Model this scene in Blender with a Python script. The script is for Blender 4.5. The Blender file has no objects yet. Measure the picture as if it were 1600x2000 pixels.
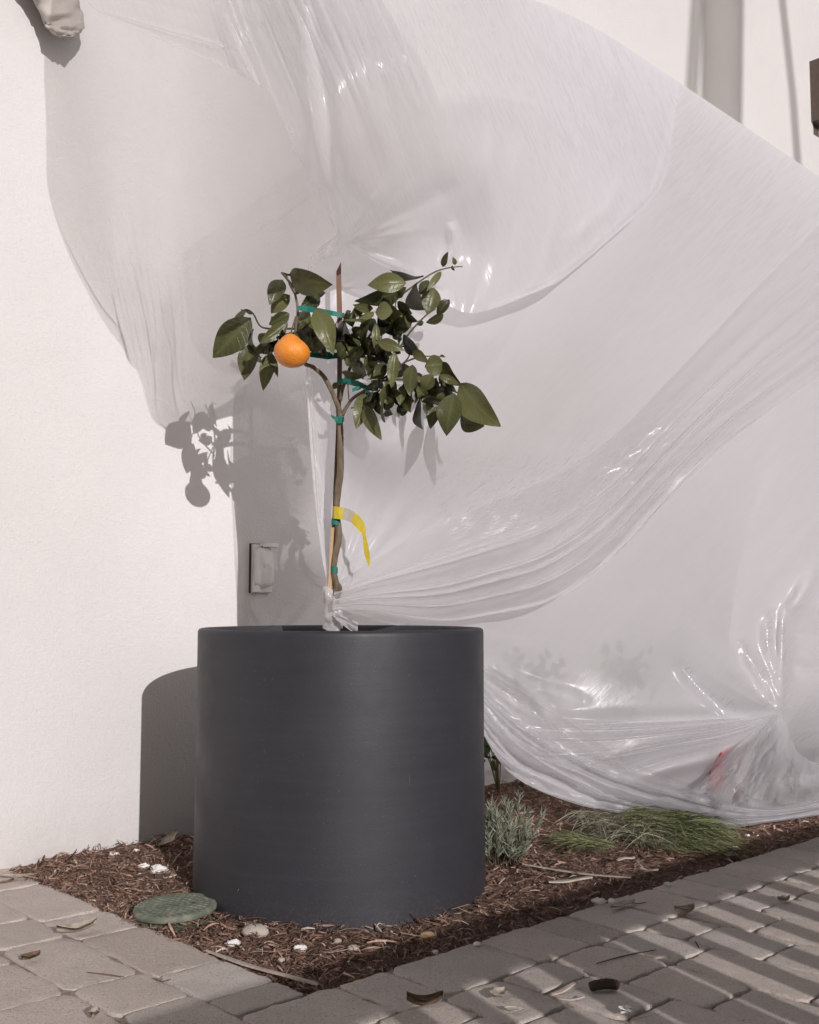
import bpy, math, random
import numpy as np
from mathutils import Vector, Matrix, noise as mnoise

rad = math.radians
rng = random.Random(7)
nrs = np.random.RandomState(11)
scene = bpy.context.scene
col = scene.collection

# ------------------------------------------------------------------ camera
F = 2130.0; W, H = 1600.0, 2000.0
PITCH = math.atan(180 / F)
CAM = Vector((0, 0, 0.6))
cam_data = bpy.data.cameras.new('camera')
cam = bpy.data.objects.new('camera', cam_data); col.objects.link(cam)
cam.location = CAM
cam.rotation_euler = (math.pi / 2 + PITCH, 0, 0)
cam_data.sensor_fit = 'VERTICAL'; cam_data.sensor_height = 24.0
cam_data.lens = 24.0 * F / H
cam_data.clip_start = 0.05; cam_data.clip_end = 500
scene.camera = cam

# ------------------------------------------------------------------ sun, sky, exposure
SUN_AZ = rad(25.8)      # right of straight-behind the camera
SUN_EL = rad(17.3)
sun_dir = Vector((math.sin(SUN_AZ) * math.cos(SUN_EL), -math.cos(SUN_AZ) * math.cos(SUN_EL), math.sin(SUN_EL)))
sd = bpy.data.lights.new('sun', 'SUN'); sd.energy = 5.0; sd.angle = rad(0.32); sd.color = (1.0, 0.955, 0.948)
sun = bpy.data.objects.new('sun', sd); col.objects.link(sun)
sun.rotation_euler = sun_dir.to_track_quat('Z', 'Y').to_euler()
world = bpy.data.worlds.new('World'); scene.world = world; world.use_nodes = True
wn = world.node_tree; wn.nodes.clear()
sky = wn.nodes.new('ShaderNodeTexSky'); sky.sky_type = 'NISHITA'; sky.sun_disc = False
sky.sun_elevation = SUN_EL; sky.sun_rotation = math.atan2(sun_dir.x, sun_dir.y)
sky.dust_density = 2.0
hs = wn.nodes.new('ShaderNodeHueSaturation'); hs.inputs['Saturation'].default_value = 0.7
bg = wn.nodes.new('ShaderNodeBackground'); bg.inputs['Strength'].default_value = 0.05
wo = wn.nodes.new('ShaderNodeOutputWorld')
wn.links.new(sky.outputs[0], hs.inputs['Color']); wn.links.new(hs.outputs[0], bg.inputs[0]); wn.links.new(bg.outputs[0], wo.inputs[0])
scene.view_settings.view_transform = 'Standard'; scene.view_settings.look = 'None'
scene.view_settings.exposure = -0.58; scene.view_settings.gamma = 1.0
scene.cycles.transparent_max_bounces = 16; scene.cycles.max_bounces = 8

# ------------------------------------------------------------------ placement helpers
cp, sp_ = math.cos(PITCH), math.sin(PITCH)
def ray(px, py):
    a, b = (px - W / 2) / F, -(py - H / 2) / F
    return Vector((a, cp - b * sp_, sp_ + b * cp))
U = Vector((.728, .686, 0)).normalized(); V = Vector((U.y, -U.x, 0))
W0 = Vector((-.67, 2.778, 0)); O = Vector((-.158, 1.744, 0))
def P(px, py, Y): r = ray(px, py); return CAM + r * (Y / r.y)
def Pn(px, py, n): r = ray(px, py); return CAM + r * (((W0 - CAM).dot(V) + n) / r.dot(V))
def G(px, py, z=0.0): r = ray(px, py); return CAM + r * ((z - CAM.z) / r.z)
def UV(u, v, z=0.0): return O + U * u + V * v + Vector((0, 0, z))
def uv_of(p): q = p - O; return q.dot(U), q.dot(V)

def tag(o, label=None, cat=None, group=None, kind=None):
    if label: o['label'] = label
    if cat: o['category'] = cat
    if group: o['group'] = group
    if kind: o['kind'] = kind
    return o
def empty(name, loc, rz=0):
    o = bpy.data.objects.new(name, None); col.objects.link(o); o.location = loc; o.rotation_euler = (0, 0, rz)
    o.empty_display_size = .05
    return o
def obj(name, verts, faces, mat, parent=None, smooth=True, attrs=None, uvs=None):
    """world-space verts; if parent is an empty the mesh is placed relative to it"""
    me = bpy.data.meshes.new(name)
    me.from_pydata([tuple(v) for v in verts], [], faces)
    if smooth: me.polygons.foreach_set('use_smooth', [True] * len(me.polygons))
    for k, arr in (attrs or {}).items():
        arr = np.asarray(arr, dtype=np.float32)
        if arr.ndim == 1:
            a = me.attributes.new(k, 'FLOAT', 'POINT'); a.data.foreach_set('value', arr)
        else:
            a = me.attributes.new(k, 'FLOAT_VECTOR', 'POINT'); a.data.foreach_set('vector', arr.ravel())
    o = bpy.data.objects.new(name, me); col.objects.link(o)
    me.materials.append(mat); me.update()
    if name in ('paving', 'paving_joints', 'bed_soil', 'ground') and sum(p_.normal.z for p_ in me.polygons) < 0: me.flip_normals()
    if name in ('wall', 'gasket', 'base_plate', 'lid_ribs', 'latch_tab', 'hinge'): 
        cen = sum((v_.co for v_ in me.vertices), Vector()) / len(me.vertices)
        if sum((p_.center - cen).dot(p_.normal) for p_ in me.polygons) < 0: me.flip_normals()
    if parent:
        o.parent = parent
        q = parent; mw = Matrix.Identity(4)
        while q: mw = Matrix.Translation(q.location) @ mw if q.type == 'EMPTY' else mw; q = q.parent
        o.matrix_parent_inverse = mw.inverted()
    return o
class MB:
    def __init__(s): s.v = []; s.f = []; s.a = []
    def add(s, vs, fs, a=0.0):
        n = len(s.v); s.v += [Vector(x) for x in vs]; s.f += [tuple(i + n for i in f) for f in fs]; s.a += [a] * len(vs)
    def box(s, c, ax, ay, az, a=0.0):
        c = Vector(c); vs = [c + ax * i + ay * j + az * k for i in (-1, 1) for j in (-1, 1) for k in (-1, 1)]
        s.add(vs, [(0, 1, 3, 2), (4, 6, 7, 5), (0, 4, 5, 1), (2, 3, 7, 6), (0, 2, 6, 4), (1, 5, 7, 3)], a)
    def tube(s, pts, radii, seg=8, cap=True, a=0.0, jit=0.0, flat=1.0):
        pts = [Vector(p) for p in pts]; n = len(pts); vs = []; fs = []
        ref = Vector((0, 1, 0.1)); 
        for i, p in enumerate(pts):
            t = (pts[min(i + 1, n - 1)] - pts[max(i - 1, 0)]).normalized()
            x = t.cross(ref)
            if x.length < 1e-3: x = t.cross(Vector((1, 0, 0)))
            x.normalize(); y = x.cross(t).normalized(); r = radii[i] if hasattr(radii, '__len__') else radii
            for k in range(seg):
                an = 2 * math.pi * k / seg; rr = r * (1 + (rng.random() - .5) * jit)
                vs.append(p + x * math.cos(an) * rr + y * math.sin(an) * rr * flat)
        for i in range(n - 1):
            for k in range(seg):
                fs.append((i * seg + k, i * seg + (k + 1) % seg, (i + 1) * seg + (k + 1) % seg, (i + 1) * seg + k))
        if cap: fs.append(tuple(range(seg))[::-1]); fs.append(tuple((n - 1) * seg + k for k in range(seg)))
        s.add(vs, fs, a)
    def build(s, name, mat, parent=None, smooth=True):
        return obj(name, s.v, s.f, mat, parent, smooth, {'tone': s.a})
def spline(pts, m=8):
    pts = [Vector(p) for p in pts]; out = []
    n = len(pts)
    for i in range(n - 1):
        p0, p1, p2, p3 = pts[max(i - 1, 0)], pts[i], pts[i + 1], pts[min(i + 2, n - 1)]
        for k in range(m):
            t = k / m
            out.append(0.5 * ((2 * p1) + (p2 - p0) * t + (2 * p0 - 5 * p1 + 4 * p2 - p3) * t * t + (3 * p1 - p0 - 3 * p2 + p3) * t ** 3))
    out.append(pts[-1]); return out
def lerp_list(a, n):
    return [float(np.interp(i / (n - 1) * (len(a) - 1), range(len(a)), a)) for i in range(n)]

# ------------------------------------------------------------------ materials
class NT:
    def __init__(s, name):
        s.m = bpy.data.materials.new(name); s.m.use_nodes = True; s.t = s.m.node_tree; s.t.nodes.clear()
        s.out = s.n('OutputMaterial')
    def n(s, typ, **kw):
        nd = s.t.nodes.new('ShaderNode' + typ)
        for k, v in kw.items():
            if k in nd.inputs: nd.inputs[k].default_value = v
            else: setattr(nd, k, v)
        return nd
    def l(s, a, b): s.t.links.new(a, b)
    def noise(s, scale, detail=4, rough=.55, vec=None, dist=0.0):
        nd = s.n('TexNoise'); nd.inputs['Scale'].default_value = scale; nd.inputs['Detail'].default_value = detail
        nd.inputs['Roughness'].default_value = rough; nd.inputs['Distortion'].default_value = dist
        s.l(vec if vec else s.coord(), nd.inputs['Vector']); return nd.outputs['Fac']
    def coord(s):
        if not hasattr(s, '_c'): s._c = s.n('NewGeometry').outputs['Position']
        return s._c
    def ramp(s, fac, stops):
        r = s.n('ValToRGB'); el = r.color_ramp.elements
        while len(el) < len(stops): el.new(.5)
        for e, (p, c) in zip(el, stops): e.position = p; e.color = (*c, 1) if len(c) == 3 else c
        s.l(fac, r.inputs[0]); return r.outputs[0]
    def mix(s, fac, a, b, blend='MIX'):
        m = s.n('Mix', data_type='RGBA', blend_type=blend)
        for sock, v in ((m.inputs[0], fac), (m.inputs[6], a), (m.inputs[7], b)):
            if isinstance(v, (int, float)): sock.default_value = v
            elif isinstance(v, tuple): sock.default_value = (*v, 1)
            else: s.l(v, sock)
        return m.outputs[2]
    def math(s, op, a, b=0.0, clamp=False):
        m = s.n('Math', operation=op, use_clamp=clamp)
        for sock, v in ((m.inputs[0], a), (m.inputs[1], b)):
            if isinstance(v, (int, float)): sock.default_value = v
            else: s.l(v, sock)
        return m.outputs[0]
    def bump(s, h, strength, dist, prev=None):
        b = s.n('Bump'); b.inputs['Strength'].default_value = strength; b.inputs['Distance'].default_value = dist
        s.l(h, b.inputs['Height'])
        if prev: s.l(prev, b.inputs['Normal'])
        return b.outputs[0]
    def principled(s, color, rough=.6, spec=.5, normal=None, **kw):
        p = s.n('BsdfPrincipled')
        if isinstance(color, tuple): p.inputs['Base Color'].default_value = (*color, 1)
        else: s.l(color, p.inputs['Base Color'])
        if isinstance(rough, (int, float)): p.inputs['Roughness'].default_value = rough
        else: s.l(rough, p.inputs['Roughness'])
        p.inputs['Specular IOR Level'].default_value = spec
        if normal: s.l(normal, p.inputs['Normal'])
        for k, v in kw.items(): p.inputs[k].default_value = v
        s.l(p.outputs[0], s.out.inputs[0]); s.p = p; return s.m
    def attr(s, name): a = s.n('Attribute', attribute_name=name); return a

def mat_wall():
    t = NT('stucco')
    c = t.ramp(t.noise(1.6, 5), [(.3, (.665, .645, .640)), (.7, (.71, .69, .685))])
    c = t.mix(t.ramp(t.noise(9, 6, .7), [(.55, (0, 0, 0)), (.85, (.35, .35, .35))]), c, (.61, .585, .575))
    # splash dirt near the ground: soil stain kicked up on the paint
    sx = t.n('SeparateXYZ'); t.l(t.coord(), sx.inputs[0])
    d = t.math('SUBTRACT', .14, sx.outputs[2]); d = t.math('MULTIPLY', d, 5.5, True)
    d = t.math('MULTIPLY', d, t.math('MULTIPLY', t.noise(26, 4), .5), True)
    c = t.mix(d, c, (.36, .28, .22))
    sp = t.ramp(t.noise(230, 2), [(.73, (0, 0, 0)), (.77, (1, 1, 1))])
    c = t.mix(t.math('MULTIPLY', sp, .35), c, (.3, .24, .2))
    h = t.bump(t.noise(110, 6, .75), .7, .0035)
    h = t.bump(t.noise(420, 3, .7), .7, .0020, h)
    h = t.bump(t.noise(7, 3), .5, .006, h)
    return t.principled(c, .9, .2, h)
def mat_paver():
    t = NT('concrete_paver')
    a = t.attr('tone').outputs['Fac']
    c = t.ramp(a, [(0, (.60, .515, .45)), (.35, (.69, .62, .565)), (.65, (.74, .635, .56)), (1, (.77, .69, .64))])
    c = t.mix(t.ramp(t.noise(14, 5, .6), [(.35, (0, 0, 0)), (.75, (.6, .6, .6))]), c, (.62, .545, .495))
    c = t.mix(t.ramp(t.noise(300, 3, .7), [(.54, (0, 0, 0)), (.68, (.75, .75, .75))]), c, (.22, .18, .165))
    c = t.mix(t.ramp(t.noise(250, 2, .6), [(.62, (0, 0, 0)), (.70, (.8, .8, .8))]), c, (.84, .78, .73))
    w = t.n('TexVoronoi'); w.inputs['Scale'].default_value = 55; t.l(t.coord(), w.inputs['Vector'])
    pit = t.ramp(w.outputs['Distance'], [(.05, (1, 1, 1)), (.12, (0, 0, 0))])
    c = t.mix(t.math('MULTIPLY', pit, .6), c, (.12, .09, .08))
    c = t.mix(t.ramp(t.noise(3.2, 6, .7), [(.42, (0, 0, 0)), (.68, (.5, .5, .5))]), c, (.46, .395, .36))
    h = t.bump(t.noise(38, 7, .78), .9, .008)
    h = t.bump(t.noise(260, 4, .75), .8, .0030, h)
    return t.principled(c, .92, .25, h)
def mat_simple(name, stops, scale=30, rough=.7, spec=.3, b=(60, .4, .002), tone=False, stretch=None):
    t = NT(name)
    vec = None
    if stretch:
        mp = t.n('Mapping'); mp.inputs['Scale'].default_value = stretch; t.l(t.coord(), mp.inputs[0]); vec = mp.outputs[0]
    f = t.noise(scale, 5, .6, vec)
    if tone: f = t.math('ADD', t.math('MULTIPLY', f, .45), t.math('MULTIPLY', t.attr('tone').outputs['Fac'], .75), True)
    c = t.ramp(f, stops)
    h = t.bump(t.noise(b[0], 5, .6, vec), b[1], b[2]) if b else None
    return t.principled(c, rough, spec, h)
def mat_leaf(name, dark, light, trans=.22, rough=.38):
    t = NT(name)
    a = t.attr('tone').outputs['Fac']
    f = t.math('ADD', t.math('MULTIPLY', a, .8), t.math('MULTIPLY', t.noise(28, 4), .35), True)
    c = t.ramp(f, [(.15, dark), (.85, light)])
    sx = t.n('SeparateXYZ'); t.l(t.attr('rib').outputs['Vector'], sx.inputs[0])
    vn = t.math('SINE', t.math('ADD', t.math('MULTIPLY', sx.outputs[1], 52.0), t.math('MULTIPLY', sx.outputs[2], -7.0)))
    vn = t.math('MULTIPLY', t.math('SUBTRACT', vn, .86), 6.0, True)
    rib = t.math('MAXIMUM', t.math('POWER', sx.outputs[0], 3.0), t.math('MULTIPLY', vn, .55))
    c = t.mix(t.math('MULTIPLY', rib, .26), c, (min(light[0] * 1.7, 1), min(light[1] * 1.6, 1), light[2] * 1.6))
    sp = t.ramp(t.noise(240, 2), [(.68, (0, 0, 0)), (.74, (.5, .5, .5))])
    c = t.mix(sp, c, (dark[0] * 1.4, dark[1], dark[2]))
    h = t.bump(t.noise(110, 4), .45, .0022)
    h = t.bump(rib, .5, .0012, h)
    p = t.n('BsdfPrincipled'); t.l(c, p.inputs['Base Color']); p.inputs['Roughness'].default_value = rough; t.l(h, p.inputs['Normal'])
    p.inputs['Specular IOR Level'].default_value = .35
    tr = t.n('BsdfTranslucent'); t.l(c, tr.inputs[0])
    m = t.n('MixShader'); m.inputs[0].default_value = trans
    t.l(p.outputs[0], m.inputs[1]); t.l(tr.outputs[0], m.inputs[2]); t.l(m.outputs[0], t.out.inputs[0])
    return t.m
def mat_sheet(name='plastic_film', op=.34, gl=1.0, crs=(70, 120), base=.012, alb=1.0):
    """thin cloudy polythene: clear + milky (diffuse / translucent) + gloss; 'milk' is the film's folded thickness, 'crumple' its fine creasing"""
    t = NT(name)
    milk = t.attr('milk').outputs['Fac']; cr = t.attr('crumple').outputs['Fac']
    # fine creases: stretched noise along the crease direction held in attribute 'cv' (surface coordinates)
    cv = t.attr('cv').outputs['Vector']
    mp = t.n('Mapping'); mp.inputs['Scale'].default_value = (9, 60, 1); t.l(cv, mp.inputs[0])
    n1 = t.noise(1.6, 6, .62, mp.outputs[0], .8)
    mp2 = t.n('Mapping'); mp2.inputs['Scale'].default_value = (*crs, 1); t.l(cv, mp2.inputs[0])
    n2 = t.n('TexNoise', noise_type='RIDGED_MULTIFRACTAL')
    n2.inputs['Scale'].default_value = 2.2; n2.inputs['Detail'].default_value = 4; n2.inputs['Distortion'].default_value = .8
    t.l(mp2.outputs[0], n2.inputs['Vector'])
    b1 = t.n('Bump'); b1.inputs['Distance'].default_value = .004; b1.inputs['Strength'].default_value = .12; t.l(n1, b1.inputs['Height'])
    b2 = t.n('Bump'); b2.inputs['Distance'].default_value = .006; t.l(t.math('MULTIPLY', cr, .9, True), b2.inputs['Strength'])
    t.l(n2.outputs['Fac'], b2.inputs['Height']); t.l(b1.outputs[0], b2.inputs['Normal'])
    nrm = b2.outputs[0]
    df = t.n('BsdfDiffuse', Color=(.74 * alb, .735 * alb, .765 * alb, 1)); tl = t.n('BsdfTranslucent', Color=(.92 * alb, .915 * alb, .935 * alb, 1))
    t.l(nrm, df.inputs['Normal']); t.l(nrm, tl.inputs['Normal'])
    dm = t.n('MixShader'); dm.inputs[0].default_value = .62; t.l(df.outputs[0], dm.inputs[1]); t.l(tl.outputs[0], dm.inputs[2])
    tp = t.n('BsdfTransparent', Color=(.975, .97, .965, 1))
    lw = t.n('LayerWeight', Blend=.35)
    fo = t.math('MULTIPLY', milk, op)
    fo = t.math('ADD', fo, t.math('MULTIPLY', lw.outputs['Facing'], .30))
    fo = t.math('ADD', fo, t.math('MULTIPLY', t.math('SUBTRACT', n1, .5), .06), True)
    mm = t.n('MixShader'); t.l(fo, mm.inputs[0]); t.l(tp.outputs[0], mm.inputs[1]); t.l(dm.outputs[0], mm.inputs[2])
    g = t.n('BsdfGlossy', Roughness=.24, Color=(.95, .95, .96, 1)); t.l(nrm, g.inputs['Normal'])
    lw2 = t.n('LayerWeight', Blend=.5); t.l(nrm, lw2.inputs['Normal'])
    mp3 = t.n('Mapping'); mp3.inputs['Scale'].default_value = (14, 150, 1); t.l(cv, mp3.inputs[0])
    brk = t.ramp(t.noise(1.0, 5, .7, mp3.outputs[0], 1.5), [(.46, (.06, .06, .06)), (.60, (1, 1, 1))])
    fz = t.math('MULTIPLY', t.math('POWER', lw2.outputs['Facing'], 5.0), .3)
    gf = t.math('MULTIPLY', t.math('ADD', t.math('MULTIPLY', t.math('ADD', fz, base), brk), t.math('MULTIPLY', cr, .12)), gl, True)
    m2 = t.n('MixShader'); t.l(gf, m2.inputs[0]); t.l(mm.outputs[0], m2.inputs[1]); t.l(g.outputs[0], m2.inputs[2])
    t.l(m2.outputs[0], t.out.inputs[0])
    return t.m

M = {}
M['wall'] = mat_wall(); M['paver'] = mat_paver()
M['sand'] = mat_simple('joint_sand', [(.3, (.20, .16, .135)), (.7, (.42, .355, .31))], 120, .95, .1, (200, .8, .003))
M['soil'] = mat_simple('bark_bed', [(.3, (.09, .058, .045)), (.7, (.25, .16, .125))], 60, .95, .1, (90, 1, .01))
M['ground'] = mat_simple('far_ground', [(.3, (.30, .26, .23)), (.7, (.38, .33, .30))], 3, .95, .1)
def mat_mulch():
    t = NT('bark_shreds'); a = t.attr('tone').outputs['Fac']
    c = t.ramp(a, [(0, (.08, .046, .035)), (.3, (.23, .140, .105)), (.6, (.43, .275, .21)), (.85, (.58, .42, .34)), (.95, (.62, .51, .44)), (1, (.70, .63, .57))])
    c = t.mix(t.ramp(t.noise(160, 3), [(.4, (0, 0, 0)), (.7, (.4, .4, .4))]), c, (.09, .055, .042))
    return t.principled(c, .85, .2, t.bump(t.noise(300, 3), .5, .001))
M['mulch'] = mat_mulch()
def mat_pot():
    t = NT('planter_paint')
    c = t.ramp(t.noise(5, 5), [(.3, (.026, .026, .032)), (.7, (.034, .034, .041))])
    sx = t.n('SeparateXYZ'); t.l(t.coord(), sx.inputs[0])
    d = t.math('MULTIPLY', t.math('SUBTRACT', .07, sx.outputs[2]), 12.0, True)
    dust = t.math('MULTIPLY', d, t.ramp(t.noise(190, 5, .75), [(.50, (0, 0, 0)), (.70, (.5, .5, .5))]))
    c = t.mix(dust, c, (.14, .11, .095))
    sp = t.ramp(t.noise(260, 1), [(.76, (0, 0, 0)), (.79, (.35, .35, .35))]); c = t.mix(sp, c, (.24, .22, .21))
    mp = t.n('Mapping'); mp.inputs['Scale'].default_value = (1, 1, .12); mp.inputs['Rotation'].default_value = (.2, .15, 0); t.l(t.coord(), mp.inputs[0])
    scr = t.ramp(t.noise(70, 3, .6, mp.outputs[0]), [(.735, (0, 0, 0)), (.77, (.28, .28, .28))]); c = t.mix(scr, c, (.16, .16, .17))
    mpb = t.n('Mapping'); mpb.inputs['Scale'].default_value = (.6, .6, 14); t.l(t.coord(), mpb.inputs[0])
    c = t.mix(t.ramp(t.noise(6, 5, .7, mpb.outputs[0]), [(.45, (0, 0, 0)), (.8, (.4, .4, .4))]), c, (.044, .044, .051))
    r = t.ramp(t.noise(12, 5), [(.3, (.46, .46, .46)), (.7, (.60, .60, .60))])
    return t.principled(c, r, .4, t.bump(t.noise(330, 3), .3, .0008))
M['pot'] = mat_pot()
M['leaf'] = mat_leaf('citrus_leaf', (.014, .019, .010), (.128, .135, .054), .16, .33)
M['bark'] = mat_simple('citrus_bark', [(.3, (.09, .068, .047)), (.55, (.18, .14, .10)), (.8, (.27, .22, .17))], 70, .85, .2, (120, .8, .003), stretch=(1, 1, .35))
M['twig'] = mat_simple('green_twig', [(.3, (.07, .07, .03)), (.7, (.16, .14, .07))], 40, .7, .3, (90, .5, .001))
M['stake'] = mat_simple('stake_wood', [(.3, (.13, .065, .042)), (.7, (.20, .115, .078))], 60, .7, .3, (90, .5, .001), stretch=(1, 1, .1))
M['stake_low'] = mat_simple('stake_pale_wood', [(.3, (.42, .26, .14)), (.7, (.55, .38, .24))], 60, .7, .3, (90, .5, .001), stretch=(1, 1, .1))
def mat_orange():
    t = NT('orange_peel')
    c = t.ramp(t.noise(22, 4), [(.3, (.70, .215, .018)), (.7, (.86, .33, .045))])
    v = t.n('TexVoronoi'); v.inputs['Scale'].default_value = 330; t.l(t.coord(), v.inputs['Vector'])
    h = t.bump(v.outputs['Distance'], .6, .0014); c = t.mix(t.ramp(v.outputs['Distance'], [(.05, (.30, .30, .30)), (.25, (0, 0, 0))]), c, (.50, .13, .01)); h = t.bump(t.noise(60, 3), .3, .002, h)
    c = t.mix(t.ramp(t.noise(45, 3), [(.74, (0, 0, 0)), (.80, (.8, .8, .8))]), c, (.20, .12, .03))
    return t.principled(c, .42, .5, h, **{'Subsurface Weight': .15, 'Subsurface Radius': (.01, .004, .001), 'Subsurface Scale': .3})
M['orange'] = mat_orange()
def mat_tape(name, c, tr=.3):
    t = NT(name)
    p = t.n('BsdfPrincipled'); cc = t.mix(t.noise(80, 3), c, tuple(x * .6 for x in c)); t.l(cc, p.inputs['Base Color']); p.inputs['Roughness'].default_value = .6
    tl = t.n('BsdfTranslucent'); t.l(cc, tl.inputs[0]); m = t.n('MixShader'); m.inputs[0].default_value = tr
    t.l(p.outputs[0], m.inputs[1]); t.l(tl.outputs[0], m.inputs[2]); t.l(m.outputs[0], t.out.inputs[0]); return t.m
M['teal'] = mat_tape('green_tie_tape', (.02, .27, .21))
M['yellow'] = mat_tape('yellow_tag', (.85, .66, .06), .2)
M['pale'] = mat_tape('tag_patch', (.62, .56, .48), .2)
M['red'] = mat_tape('red_tape', (.85, .03, .06), .3)
M['grey_plastic'] = mat_simple('cover_plastic', [(.3, (.72, .72, .71)), (.7, (.80, .80, .79))], 30, .4, .5, (200, .3, .0006))
M['dark'] = mat_simple('dark_gasket', [(.3, (.05, .035, .03)), (.7, (.08, .06, .05))], 30, .8, .3, None)  # one dark colour for the gasket and the hole discs
M['bronze'] = mat_simple('bronze_metal', [(.3, (.10, .075, .06)), (.7, (.14, .105, .085))], 50, .5, .4, (300, .3, .0006))
M['black'] = mat_simple('black_glass', [(.3, (.01, .01, .012)), (.7, (.02, .02, .022))], 50, .25, .5, None)
M['valve'] = mat_simple('green_lid', [(.25, (.085, .11, .082)), (.5, (.15, .17, .13)), (.75, (.30, .265, .22))], 34, .75, .3, (160, .7, .0015))
M['valve_in'] = mat_simple('green_box', [(.3, (.03, .065, .04)), (.7, (.06, .11, .065))], 40, .7, .3, (160, .5, .001))
M['bone'] = mat_simple('pale_chip', [(.3, (.34, .28, .24)), (.7, (.56, .49, .43))], 60, .8, .2, (120, .6, .002))
M['white'] = mat_simple('white_chip', [(.3, (.72, .70, .68)), (.7, (.84, .82, .80))], 60, .7, .3, (120, .6, .002))
M['dryleaf'] = mat_simple('dry_leaf', [(.3, (.25, .20, .16)), (.7, (.50, .44, .37))], 60, .8, .2, (120, .6, .002))
M['brownleaf'] = mat_simple('brown_leaf', [(.3, (.10, .065, .045)), (.7, (.22, .15, .11))], 60, .8, .2, (120, .6, .002))
M['pod'] = mat_simple('seed_pod', [(.3, (.025, .018, .014)), (.7, (.07, .05, .035))], 60, .7, .3, (120, .8, .003))
M['lav'] = mat_leaf('lavender_leaf', (.10, .115, .08), (.36, .38, .29), .15, .7)
M['grassy'] = mat_leaf('grassy_leaf', (.045, .055, .030), (.24, .265, .12), .2, .6)
M['deadgrass'] = mat_leaf('straw_leaf', (.13, .12, .085), (.42, .40, .30), .15, .7)
M['shrub'] = mat_leaf('shrub_leaf', (.02, .045, .012), (.10, .17, .04), .2, .3)
M['rail'] = mat_simple('rail_metal', [(.3, (.03, .03, .03)), (.7, (.05, .05, .05))], 30, .5, .4, None)
M['wood'] = mat_simple('post_wood', [(.3, (.2, .15, .1)), (.7, (.3, .22, .16))], 30, .8, .3, None)
M['cloth'] = mat_simple('wrapped_end', [(.3, (.40, .36, .335)), (.7, (.50, .46, .43))], 14, .7, .3, (60, .5, .003))
M['film'] = mat_sheet('plastic_film', .25, 1.0, (22, 100), .007, 1.0)
M['film_streaky'] = mat_sheet('streaky_plastic_film', .25, 1.0, (14, 130), .03, 1.08)
M['film_thick'] = mat_sheet('plastic_film_bunched', .75)

# ------------------------------------------------------------------ the setting
def fbm(x, y, s, k=0.0): return mnoise.fractal(Vector((x * s, y * s, k)), 1.0, 2.0, 4)
# wall
b = MB(); c = W0 + U * 4 - V * .15 + Vector((0, 0, 2.6)); b.box(c, U * 12, V * .15, Vector((0, 0, 2.9)))
tag(b.build('wall', M['wall'], None, False), 'large off-white stucco wall filling the background behind the planter', 'wall')
# far ground
s = 200; tag(obj('ground', [(-s, -s, -.045), (s, -s, -.045), (s, s, -.045), (-s, s, -.045)], [(0, 1, 2, 3)], M['ground']), kind='structure')

# paving: tumbled pavers with worn edges, one mesh
pv = []; pf = []; pt = []
def paver(u0, u1, v0, v1, detail=True):
    g = .0015
    cu, cv_ = (u0 + u1) / 2, (v0 + v1) / 2; hu, hv = (u1 - u0) / 2 - g, (v1 - v0) / 2 - g
    tone = min(1, max(0, rng.gauss(.5, .28))); dz = rng.uniform(-.0015, .0015); tu, tv = rng.uniform(-.006, .006), rng.uniform(-.006, .006)
    seg = 44 if detail else 12
    rings = [(1.0, -.035), (.999, -.0050), (.990, -.0018), (.968, -.0006), (.94, -.0001), (.78, 0), (.55, 0), (.25, 0)] if detail else [(1.0, -.03), (.97, -.005), (.85, 0)]
    base = len(pv)
    for (sc_, z) in rings:
        for k in range(seg):
            a = 2 * math.pi * k / seg; ca, sa = math.cos(a), math.sin(a)
            e = 13.0
            r = (abs(ca) ** e + abs(sa) ** e) ** (-1 / e)
            x, y = ca * r, sa * r
            # absolute inset so the rounding is even round the stone
            ins = (1 - sc_) * .065
            lu, lv = max(hu - ins * (1 if sc_ > .8 else 0), .001), max(hv - ins * (1 if sc_ > .8 else 0), .001)
            if sc_ <= .8: lu, lv = hu * sc_, hv * sc_
            pu, pvv = cu + x * lu, cv_ + y * lv
            w = .0055 * fbm(pu, pvv, 16, 3.1) + .0040 * fbm(pu, pvv, 60, 1.7)
            if sc_ > .8: pu += w * ca; pvv += w * sa
            q = UV(pu, pvv)
            zz = z * (1 + .5 * fbm(pu, pvv, 22, 5)) + dz + tu * x * hu + tv * y * hv + (.0010 * fbm(pu, pvv, 20) if detail else 0)
            pv.append((q.x, q.y, zz)); pt.append(tone)
    for i in range(len(rings) - 1):
        for k in range(seg):
            k2 = (k + 1) % seg
            pf.append((base + i * seg + k, base + i * seg + k2, base + (i + 1) * seg + k2, base + (i + 1) * seg + k))
    pf.append(tuple(base + (len(rings) - 1) * seg + k for k in range(seg)))
rw = .132
row = -30
# soldier course beside the bed
u = -0.135
first = True
while u < 6.5:
    w = rng.choice([.12, .14, .19, .22, .105, .15]); paver(u, u + w, 0.0 if u > -.02 else 0.0, .155, u < 3.2); u += w
for r_ in range(-24, 50):
    u0, u1 = r_ * rw, (r_ + 1) * rw
    if u1 <= 0.01:
        v = -1.16 + (rng.random() * .12 if r_ != -1 else 0)
        end_break = -.0 if r_ == -1 else None
        while v < 2.2:
            L = rng.choice([.15, .20, .24, .27])
            if r_ == -1:
                if v + L > -.05 and v < 0: L = -v
                if -1e-6 <= v < .15: v = .157; continue
            near = (u0 > -1.4 and v < .9)
            paver(u0, u1, v, v + L, near); v += L
    else:
        v = .158; v1 = rng.choice([.09, .15, .2]); 
        while v < 2.4:
            L = v1 if v < .16 else rng.choice([.15, .20, .24]); near = (u0 < 2.9 and v < 1.1)
            paver(u0, u1, v, v + L, near); v += L
tag(obj('paving', pv, pf, M['paver'], None, True, {'tone': pt}), kind='structure')
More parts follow.
